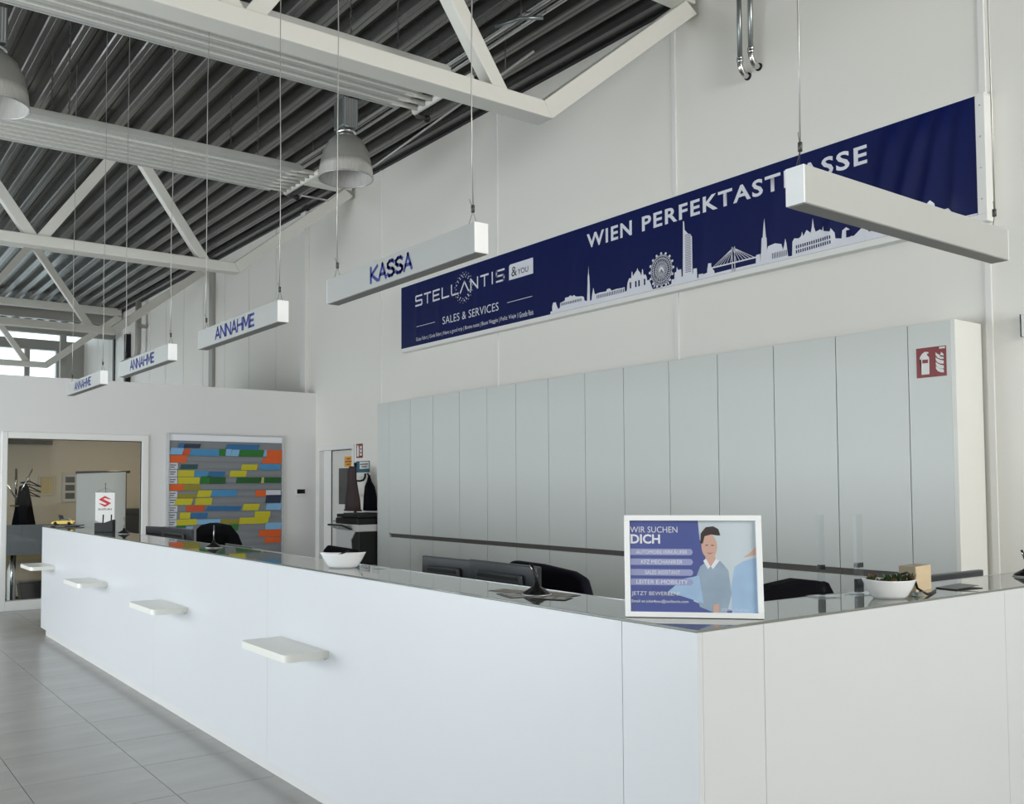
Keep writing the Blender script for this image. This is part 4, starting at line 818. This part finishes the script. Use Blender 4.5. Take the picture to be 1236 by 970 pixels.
# wooden block and card
wk = thing('wooden_block', 'pale wooden block standing on the counter behind the planted bowl', 'block', (-1.93, 3.575, ZT), math.radians(8))
build('body', B(-0.06, 0.0, -0.075, 0.075, 0.0, 0.096), 'wood_edge', wk, 0.001); build('front_face', B(0.0, 0.004, -0.075, 0.075, 0.0, 0.096), 'wood_pale', wk, 0.0008)
kc = thing('key_cord', 'black cord with a clear tag lying over the planted bowl', 'key cord', (-1.855, 3.36, ZT))
build('cord', MB().tube([(-0.02, -0.06, 0.078), (0.0, -0.03, 0.088), (0.015, -0.01, 0.07), (0.018, 0.004, 0.03), (0.03, 0.05, 0.006), (0.0, 0.14, 0.004), (-0.03, 0.22, 0.004)], 0.0045, 8), 'black', kc)
build('tag', B(0.0, 0.04, -0.025, 0.03, 0.0, 0.02), 'acrylic', kc, 0.002); build('tag_core', B(0.01, 0.03, -0.015, 0.02, 0.004, 0.016), 'pipe_steel', kc)
lf = thing('leaflet', 'thin black folded leaflet lying beside the wooden block', 'leaflet', (-1.885, 3.76, ZT + 0.0005), math.radians(-8))
build('sheet', B(-0.045, 0.045, -0.08, 0.08, 0, 0.002), 'black', lf); build('upper_sheet', MB().obox((0, -0.08, 0.003), (0, 0.06, 0.012), 0.085, 0.0015), 'monitor_grey', lf)
# table flag
tf = thing('table_flag', 'small white table flag with a red emblem on the counter', 'flag', (-9.10, 2.345, ZT), math.radians(62))
build('foot', MB().lathe([(0.04, 0), (0.04, 0.008), (0.012, 0.014), (0.006, 0.03)], 20), 'chrome', tf)
build('pole', MB().tube([(0, 0.012, 0.01), (0, 0.012, 0.44)], 0.003, 8), 'chrome', tf)
build('finial', MB().ball((0, 0.012, 0.445), 0.007), 'brass', tf)
build('crossbar', MB().tube([(-0.09, 0.003, 0.36), (0.09, 0.003, 0.36)], 0.0025, 6), 'chrome', tf)
build('cord', MB().tube([(-0.088, 0.003, 0.36), (0, 0.01, 0.405), (0.088, 0.003, 0.36)], 0.0012, 5), 'ink', tf)
build('cloth', MB().prism([(-0.088, 0.10), (0, 0.06), (0.088, 0.10), (0.088, 0.36), (-0.088, 0.36)], XZ(0), -0.001, 0.001), 'sign_white', tf)
SP = lambda u, v: (u, -0.0018, v)
E1 = [(0.0, 1.0), (0.5, 0.68), (0.30, 0.68), (0.0, 0.80), (-0.14, 0.72), (0.5, 0.34), (0.22, 0.14), (0.0, 0.0), (-0.5, 0.32), (-0.30, 0.32), (0.0, 0.20), (0.14, 0.28), (-0.5, 0.66), (-0.22, 0.86)]
g = MB(); flat(g, [(u * 0.115, 0.225 + v * 0.105) for u, v in E1], SP); build('emblem', g, 'suzuki_red', tf)
lettering(tf, 'SUZUKI', (-0.062, 0.195, 0.062, 0.212), SP, 'ink', 0.02)
ch = thing('card_holder', 'small black cube-like card holder with two pens on the far counter', 'holder', (-8.84, 2.28, ZT), math.radians(55))
build('tray', MB().prism([(-0.085, 0), (0.085, 0), (0.085, 0.115), (0.0, 0.085), (-0.085, 0.085)], XZ(0), -0.035, 0.035), 'black', ch, 0.003)
for u in (-0.02, 0.055): build('pen', MB().tube([(u, 0.0, 0.05), (u + 0.004, 0.0, 0.16)], 0.006, 7), 'black', ch)
tr = thing('display_tray', 'flat black display tray at the end of the counter', 'tray', (-10.37, 2.25, ZT + 0.001), math.radians(62))
build('plate', B(-0.16, 0.20, -0.06, 0.06, 0.006, 0.018), 'black_gloss', tr, 0.003)
for u in (-0.1, 0.14): build('foot', B(u - 0.02, u + 0.02, -0.03, 0.03, 0, 0.006), 'black', tr)
tc = thing('toy_car', 'yellow toy car with raised black top on the display tray', 'toy car', (-10.37, 2.25, ZT + 0.018), math.radians(62))
body = [(-0.11, 0.012), (-0.108, 0.03), (-0.07, 0.04), (-0.04, 0.043), (0.04, 0.045), (0.09, 0.045), (0.112, 0.032), (0.112, 0.012)]
build('body', MB().prism(body, XZ(0), -0.042, 0.042), 'car_yellow', tc, 0.006)
build('cabin', MB().prism([(-0.045, 0.043), (-0.015, 0.064), (0.05, 0.064), (0.085, 0.045)], XZ(0), -0.034, 0.034), 'black_gloss', tc, 0.004)
build('open_hood', MB().prism([(-0.03, 0.058), (-0.045, 0.105), (-0.035, 0.108), (-0.01, 0.095), (-0.005, 0.06)], XZ(0), -0.03, 0.03), 'black', tc)
for u in (-0.07, 0.068):
    for s in (-1, 1): build('wheel', MB().tube([(u, s * 0.030, 0.017), (u, s * 0.044, 0.017)], 0.017, 16), 'black', tc)

# ================================================================== BEHIND THE COUNTER
def monitor(loc, rz, wd, ht, label, group='black monitors behind the counter'):
    """back faces -v; loc is the foot on the desk, ht the top height over the desk"""
    T = thing('monitor', label, 'monitor', loc, rz, group); hs = min(wd * 0.56, ht - 0.06)
    build('back_shell', B(-wd / 2, wd / 2, 0.0, 0.03, ht - hs, ht), 'monitor_grey', T, 0.006)
    build('rear_bulge', MB().prism([(-wd * 0.36, ht - hs + 0.05), (wd * 0.36, ht - hs + 0.05), (wd * 0.33, ht - 0.045), (-wd * 0.33, ht - 0.045)], XZ(0), -0.025, 0.0), 'monitor_grey', T, 0.012, 3)
    build('vent_slot', MB().prism([(-wd * 0.30, ht - 0.075), (wd * 0.30, ht - 0.075), (wd * 0.29, ht - 0.058), (-wd * 0.29, ht - 0.058)], XZ(0), -0.027, -0.0245), 'black', T)
    build('screen', B(-wd / 2 + 0.012, wd / 2 - 0.012, 0.03, 0.032, ht - hs + 0.015, ht - 0.012), 'black_gloss', T)
    build('stand_neck', B(-0.03, 0.03, -0.055, -0.02, 0.012, ht - hs * 0.45), 'monitor_grey', T, 0.004)
    build('stand_foot', B(-0.12, 0.12, -0.13, 0.07, 0, 0.012), 'monitor_grey', T, 0.004)
    return T
ZK = 0.74
monitor((-4.08, 2.80, ZK), 0.03, 0.43, 0.441, 'smaller dark grey monitor of the pair seen from behind, away from the navy chair')
monitor((-3.585, 2.79, ZK), -0.03, 0.56, 0.447, 'larger dark grey monitor of the pair seen from behind, next to the navy chair')
monitor((-9.05, 2.82, ZK), 0.25, 0.40, 0.438, 'dark monitor at the far end of the counter beside the office glass')
monitor((-8.43, 2.80, ZK), 0.0, 0.82, 0.447, 'wide dark monitor in front of the planning board')
monitor((-2.36, 4.64, ZK), math.pi / 2, 0.64, 0.385, 'black monitor behind the counter wing, only its top edge showing')
lp = thing('laptop', 'grey laptop edge showing beside the chair below the planning board', 'laptop', (-6.861, 2.80, 1.036))
build('base', B(-0.274, 0.274, -0.02, 0.24, 0.0, 0.02), 'alu', lp, 0.003); build('lid', B(-0.274, 0.274, -0.03, -0.018, 0.01, 0.075), 'pipe_steel', lp, 0.003)
rs = thing('laptop_riser', 'black riser carrying the laptop on the staff desk', 'riser', (-6.861, 2.90, ZK))
build('top_plate', B(-0.25, 0.25, -0.10, 0.12, 0.281, 0.296), 'black', rs)
for u in (-0.23, 0.21): build('leg', B(u, u + 0.02, -0.08, 0.1, 0, 0.281), 'black', rs)
def office_chair(loc, rz, label, backpoly, cloth, th=0.07):
    T = thing('office_chair', label, 'chair', loc, rz, 'black office chairs behind the counter')
    build('backrest', MB().prism(backpoly, XZ(0), -th / 2, th / 2), cloth, T, 0.028, 4)
    build('seat', MB().prism([(-0.24, 0.06), (0.24, 0.06), (0.23, 0.50), (-0.23, 0.50)], lambda u, v, d: (u, v, d), 0.44, 0.52), cloth, T, 0.03, 3)
    build('back_bracket', MB().tube([(0, 0.25, 0.43), (0, -0.02, 0.45), (0, -0.05, 0.75)], 0.02, 8), 'black', T)
    build('gas_column', MB().tube([(0, 0.27, 0.08), (0, 0.27, 0.44)], 0.028, 12), 'chrome', T)
    for s in (-1, 1):
        build('armrest', MB().tube([(s * 0.27, 0.2, 0.46), (s * 0.30, 0.2, 0.66), (s * 0.30, 0.06, 0.69), (s * 0.30, 0.36, 0.69)], 0.02, 8), 'black', T)
    for k in range(5):
        a = k * 1.2566 + 0.3; ex, ey = 0.30 * math.cos(a), 0.30 * math.sin(a)
        lg = build('base_arm', MB().obox((0, 0.27, 0.10), (ex, 0.27 + ey, 0.075), 0.045, 0.03, (0, 0, 1)), 'black', T, 0.006)
        build('caster', MB().tube([(ex, 0.27 + ey - 0.02, 0.03), (ex, 0.27 + ey + 0.02, 0.03)], 0.036, 12), 'black', lg)
    return T
rb = [(-0.30, 0.60), (0.33, 0.58), (0.36, 0.95), (0.30, 1.105), (0.21, 1.135), (-0.02, 1.155), (-0.26, 1.16), (-0.30, 1.13)]
office_chair((-3.68, 3.16, 0), 0.0, 'navy-black office chair behind the pair of monitors', rb, 'navy_cloth')
rb2 = [(-0.22, 0.62), (0.26, 0.60), (0.27, 1.02), (0.22, 1.10), (0.05, 1.12), (-0.10, 1.10), (-0.20, 1.05), (-0.36, 0.96), (-0.36, 0.7)]
office_chair((-2.70, 3.80, 0), math.radians(78), 'black chair with a jacket over its back behind the counter wing', rb2, 'black_cloth', 0.10)
rb3 = [(-0.46, 0.62), (0.46, 0.60), (0.50, 1.02), (0.40, 1.11), (0.22, 1.19), (-0.10, 1.205), (-0.32, 1.18), (-0.46, 1.13)]
office_chair((-8.85, 3.36, 0), 0.0, 'broad black office chair in front of the planning board', rb3, 'black_cloth', 0.12)
rb4 = [(-0.26, 0.60), (0.28, 0.60), (0.30, 1.00), (0.26, 1.06), (-0.20, 1.07), (-0.27, 1.03)]
office_chair((-6.78, 3.62, 0), 0.0, 'black office chair showing just above the empty white bowl', rb4, 'black_cloth', 0.07)

# ================================================================== PRINTER CORNER
pt = thing('office_printer', 'tall black and grey multifunction printer between the door and the cabinets', 'printer', (-10.76, 5.84, 0))
build('base_cabinet', B(-0.30, 0.30, 0.01, 0.55, -0.005, 0.40), 'black', pt, 0.01)
build('paper_drawer', B(-0.29, 0.29, -0.005, 0.01, 0.03, 0.21), 'printer_white', pt, 0.006); build('paper_drawer', B(-0.29, 0.29, -0.005, 0.01, 0.22, 0.39), 'printer_white', pt, 0.006)
build('engine', B(-0.30, 0.30, 0.01, 0.55, 0.40, 0.98), 'black', pt, 0.01)
build('front_cover', MB().prism([(-0.30, 0.40), (0.16, 0.40), (0.10, 0.86), (0.22, 0.98), (0.30, 0.98), (0.30, 1.07), (-0.30, 1.07)], XZ(0), -0.008, 0.012), 'printer_white', pt, 0.004)
build('side_band', B(-0.30, 0.30, 0.012, 0.55, 0.98, 1.07), 'printer_white', pt, 0.006)
build('control_panel', MB().obox((-0.22, -0.10, 1.035), (0.16, -0.10, 1.035), 0.02, 0.16, (0, 0.4, 1)), 'black_gloss', pt)
build('scanner_body', B(-0.31, 0.30, -0.01, 0.55, 1.07, 1.15), 'black', pt, 0.01)
build('scanner_lid', B(-0.30, 0.30, 0.0, 0.55, 1.155, 1.20), 'black', pt, 0.012)
build('feeder', B(-0.20, 0.10, 0.05, 0.40, 1.20, 1.215), 'monitor_grey', pt, 0.005)
cs = thing('coat_stand', 'black coat stand with curved hooks behind the printer', 'coat stand', (-11.32, 6.27, 0))
build('pole', MB().tube([(0, 0, 0.03), (0, 0, 1.86)], 0.018, 12), 'black', cs)
build('foot', MB().lathe([(0.17, 0.0), (0.17, 0.012), (0.03, 0.03), (0.02, 0.05)], 24), 'black', cs)
build('finial', MB().ball((0, 0, 1.87), 0.025), 'black', cs)
for x, z in ((-0.20, 1.70), (-0.18, 1.45), (0.27, 1.66)):
    build('hook', MB().tube([(0, 0, z + (0.0 if x < 0 else -0.02)), (x * 0.5, 0, z - 0.025), (x * 0.85, 0, z - 0.01), (x, 0, z + 0.03), (x * 1.02, 0, z + 0.075)], 0.014, 8), 'black', cs)
sf = thing('hanging_scarf', 'long dark brown patterned scarf hanging from the coat stand', 'scarf', (-11.14, 6.12, 1.215))
def drape(T, name, rows, m, off):
    vs = []; f_ = []; n = 20
    for i, (z, x, rx_, ry_) in enumerate(rows):
        for k in range(n):
            a = 2 * math.pi * k / n; wv = 1 + 0.13 * math.sin(5 * a + off + i * 0.25)
            vs.append((x + rx_ * wv * math.cos(a), ry_ * wv * math.sin(a), z))
    for i in range(len(rows) - 1):
        for k in range(n): f_.append((i * n + k, i * n + (k + 1) % n, (i + 1) * n + (k + 1) % n, (i + 1) * n + k))
    f_ += [tuple(range(n))[::-1], tuple((len(rows) - 1) * n + k for k in range(n))]
    return build(name, MB().add(vs, f_, True), m, T)
drape(sf, 'cloth', [(0.03, 0.02, 0.17, 0.07), (0.16, 0.02, 0.15, 0.07), (0.30, 0.02, 0.11, 0.06), (0.45, 0.0, 0.09, 0.05), (0.56, 0.0, 0.07, 0.045), (0.62, 0.0, 0.045, 0.035)], 'coat_brown', 0.0)
build('fringe', MB().box(-0.15, 0.19, -0.05, 0.05, 0.012, 0.035), 'coat_brown', sf, 0.006)
jk = thing('hanging_jacket', 'black jacket hanging beside the brown scarf on the coat stand', 'jacket', (-10.92, 6.27, 1.215))
drape(jk, 'cloth', [(0.02, 0.02, 0.14, 0.07), (0.2, 0.02, 0.12, 0.07), (0.34, 0.0, 0.08, 0.06), (0.42, -0.02, 0.03, 0.03), (0.50, -0.02, 0.012, 0.012)], 'black_cloth', 1.0)
build('collar', MB().tube([(-0.02, 0, 0.48), (-0.06, 0, 0.52)], 0.012, 6), 'black_cloth', jk)

# ================================================================== OFFICE BEHIND THE GLASS
def picture(loc, wd, ht, label, wins, m):
    T = thing('framed_picture', label, 'picture', loc)
    build('frame', MB().box(0, 0.03, -wd / 2, wd / 2, 0, 0.02).box(0, 0.03, -wd / 2, wd / 2, ht - 0.02, ht).box(0, 0.03, -wd / 2, -wd / 2 + 0.02, 0.02, ht - 0.02).box(0, 0.03, wd / 2 - 0.02, wd / 2, 0.02, ht - 0.02), 'photo_frame', T, 0.003)
    build('mount', B(0.0005, 0.018, -wd / 2 + 0.02, wd / 2 - 0.02, 0.02, ht - 0.02), m, T)
    for (y0, y1, z0, z1) in wins: build('photo', B(0.018, 0.02, y0, y1, z0, z1), 'photo_dark', T)
    return T
picture((-16.5, 3.31, 1.43), 0.25, 0.325, 'framed tan certificate on the office wall', [], 'paper_tan')
picture((-16.5, 3.675, 1.315), 0.25, 0.49, 'framed sheet with three dark photographs on the office wall', [(-0.075, 0.075, 0.055 + 0.135 * k, 0.155 + 0.135 * k) for k in range(3)], 'photo_frame')
fc_ = thing('flip_chart', 'white flip chart pad on an easel behind the office glass', 'flip chart', (-13.9, 3.53, 0))
build('paper_pad', MB().prism([(-0.36, 0.90), (0.32, 0.90), (0.35, 1.785), (-0.335, 1.755)], lambda u, v, d: (d - (v - 0.9) * 0.12, u, v), 0.06, 0.075), 'paper_white', fc_)
build('side_sheet', MB().prism([(0.0, 0.78), (0.30, 0.70), (0.06, 1.77), (0.0, 1.79)], lambda u, v, d: (-u * 0.9 - 0.05, 0.36 + d + u * 0.22, v), 0.0, 0.01), 'monitor_grey', fc_)
build('clamp_bar', MB().tube([(-0.07, -0.34, 1.77), (-0.07, 0.42, 1.79)], 0.02, 8), 'monitor_grey', fc_)
for y, x in ((-0.36, 0.1), (0.38, 0.1), (0.0, -0.55)): build('leg', MB().tube([(x, y, 0.0), (-0.06, y * 0.3, 1.75)], 0.014, 8), 'alu', fc_)
dk_ = thing('office_desk', 'grey office desk with modesty panel behind the glass', 'desk', (-13.62, 2.6, 0))
build('modesty_panel', B(0.0, 0.03, -1.20, 0.50, 0.655, 1.06), 'office_dado', dk_, 0.004); build('desk_top', B(-0.75, 0.0, -1.20, 0.50, 0.71, 0.74), 'black', dk_)
for y in (-0.28, 0.45): build('leg', MB().tube([(-0.05, y, 0), (-0.05, y, 0.71)], 0.019, 12), 'chrome', dk_); 
for y in (-1.1, 0.45): build('leg', MB().tube([(-0.68, y, 0), (-0.68, y, 0.71)], 0.019, 12), 'chrome', dk_)
bx_ = thing('carton_box', 'brown cartons standing on the floor under the office desk', 'box', (-15.05, 2.72, 0))
build('body', B(-0.2, 0.2, -0.30, 0.30, 0, 0.62), 'carton', bx_, 0.004); build('flap', B(0.2, 0.205, -0.28, 0.28, 0.50, 0.62), 'paper_tan', bx_)
bt = thing('white_bottle', 'white plastic bottle standing before the carton under the desk', 'bottle', (-14.05, 2.38, 0))
build('body', MB().lathe([(0.05, 0), (0.055, 0.02), (0.055, 0.42), (0.03, 0.50), (0.02, 0.52)], 18), 'porcelain', bt); build('cap', MB().lathe([(0.022, 0.52), (0.022, 0.56), (0.0001, 0.56)], 14), 'porcelain', bt)
bb = thing('black_bin', 'low black bin on the dark floor under the office desk', 'bin', (-13.85, 2.75, 0))
build('body', MB().prism([(-0.28, 0), (0.28, 0), (0.32, 0.26), (-0.32, 0.26)], lambda u, v, d: (d, u, v), -0.12, 0.12), 'black', bb, 0.01); build('rim', B(-0.13, 0.13, -0.33, 0.33, 0.26, 0.28), 'black_gloss', bb, 0.004)
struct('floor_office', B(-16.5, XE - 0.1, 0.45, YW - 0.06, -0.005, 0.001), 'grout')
cr = thing('coat_rack', 'chrome coat rack with angled arms behind the office glass', 'coat stand', (-14.5, 2.50, 0))
build('pole', MB().tube([(0, 0, 0.03), (0, 0, 1.83)], 0.016, 10), 'chrome', cr)
build('foot', MB().lathe([(0.2, 0), (0.2, 0.015), (0.03, 0.03)], 24), 'chrome', cr)
for a, zt in ((0.2, 1.83), (1.9, 1.72), (3.4, 1.78), (5.0, 1.70)):
    build('arm', MB().tube([(0, 0, 1.40), (0.07 * math.cos(a) , 0.10 * math.sin(a + 1.2), 1.6), (0.12 * math.cos(a), 0.20 * math.sin(a + 1.2), zt)], 0.011, 8), 'chrome', cr)
build('ring', MB().tube([(0.07 * math.cos(k * math.pi / 8), 0.07 * math.sin(k * math.pi / 8), 1.30) for k in range(17)], 0.012, 8, False), 'brass', cr)
for k in range(3):
    T = thing('clothes_hanger', ['black wooden clothes hanger sticking out highest from the coat rack', 'black wooden clothes hanger in the middle of the coat rack', 'black wooden clothes hanger lowest on the coat rack'][k], 'hanger', (-14.5, 2.66, 1.62 - 0.075 * k), 0.15 * k, 'clothes hangers on the coat rack')
    build('bar', MB().tube([(-0.02, -0.10, 0.01), (0, 0.02, 0.03), (0.02, 0.17, -0.05)], 0.010, 7), 'black', T); build('cross_rod', MB().tube([(-0.02, -0.10, 0.01), (0.02, 0.17, -0.05)], 0.006, 6), 'black', T)
    build('hook', MB().tube([(0, 0.02, 0.03), (0, 0.015, 0.07), (0, -0.02, 0.09), (0, -0.03, 0.06)], 0.004, 6), 'chrome', T)
ck = thing('hanging_coat', 'black coat hanging from the chrome coat rack', 'coat', (-14.5, 2.60, 0.75))
drape(ck, 'cloth', [(0.0, 0.0, 0.16, 0.16), (0.3, 0, 0.14, 0.15), (0.6, 0.0, 0.10, 0.10), (0.82, 0, 0.06, 0.06)], 'black_cloth', 0.4); build('collar', MB().tube([(0, -0.05, 0.8), (0, 0.05, 0.84)], 0.03, 8), 'black_cloth', ck)
ck2 = thing('hanging_coat', 'bulky black coat hanging behind the rack towards the window frame', 'coat', (-14.58, 2.20, 0.75))
drape(ck2, 'cloth', [(0.0, 0.0, 0.12, 0.13), (0.4, 0, 0.11, 0.12), (0.75, 0.0, 0.08, 0.09), (0.95, 0, 0.03, 0.03)], 'black_cloth', 2.0); build('collar', MB().tube([(0, -0.04, 0.9), (0, 0.05, 0.92)], 0.025, 8), 'black_cloth', ck2)
cbx_ = thing('dark_cabinet', 'low dark cabinet at the back of the office beside the flip chart', 'cabinet', (-16.2, 4.75, 0))
build('body', B(-0.28, 0.28, -0.40, 0.40, 0, 1.20), 'monitor_grey', cbx_, 0.006); build('door', B(0.28, 0.295, -0.39, 0.39, 0.05, 1.17), 'monitor_grey', cbx_, 0.003)
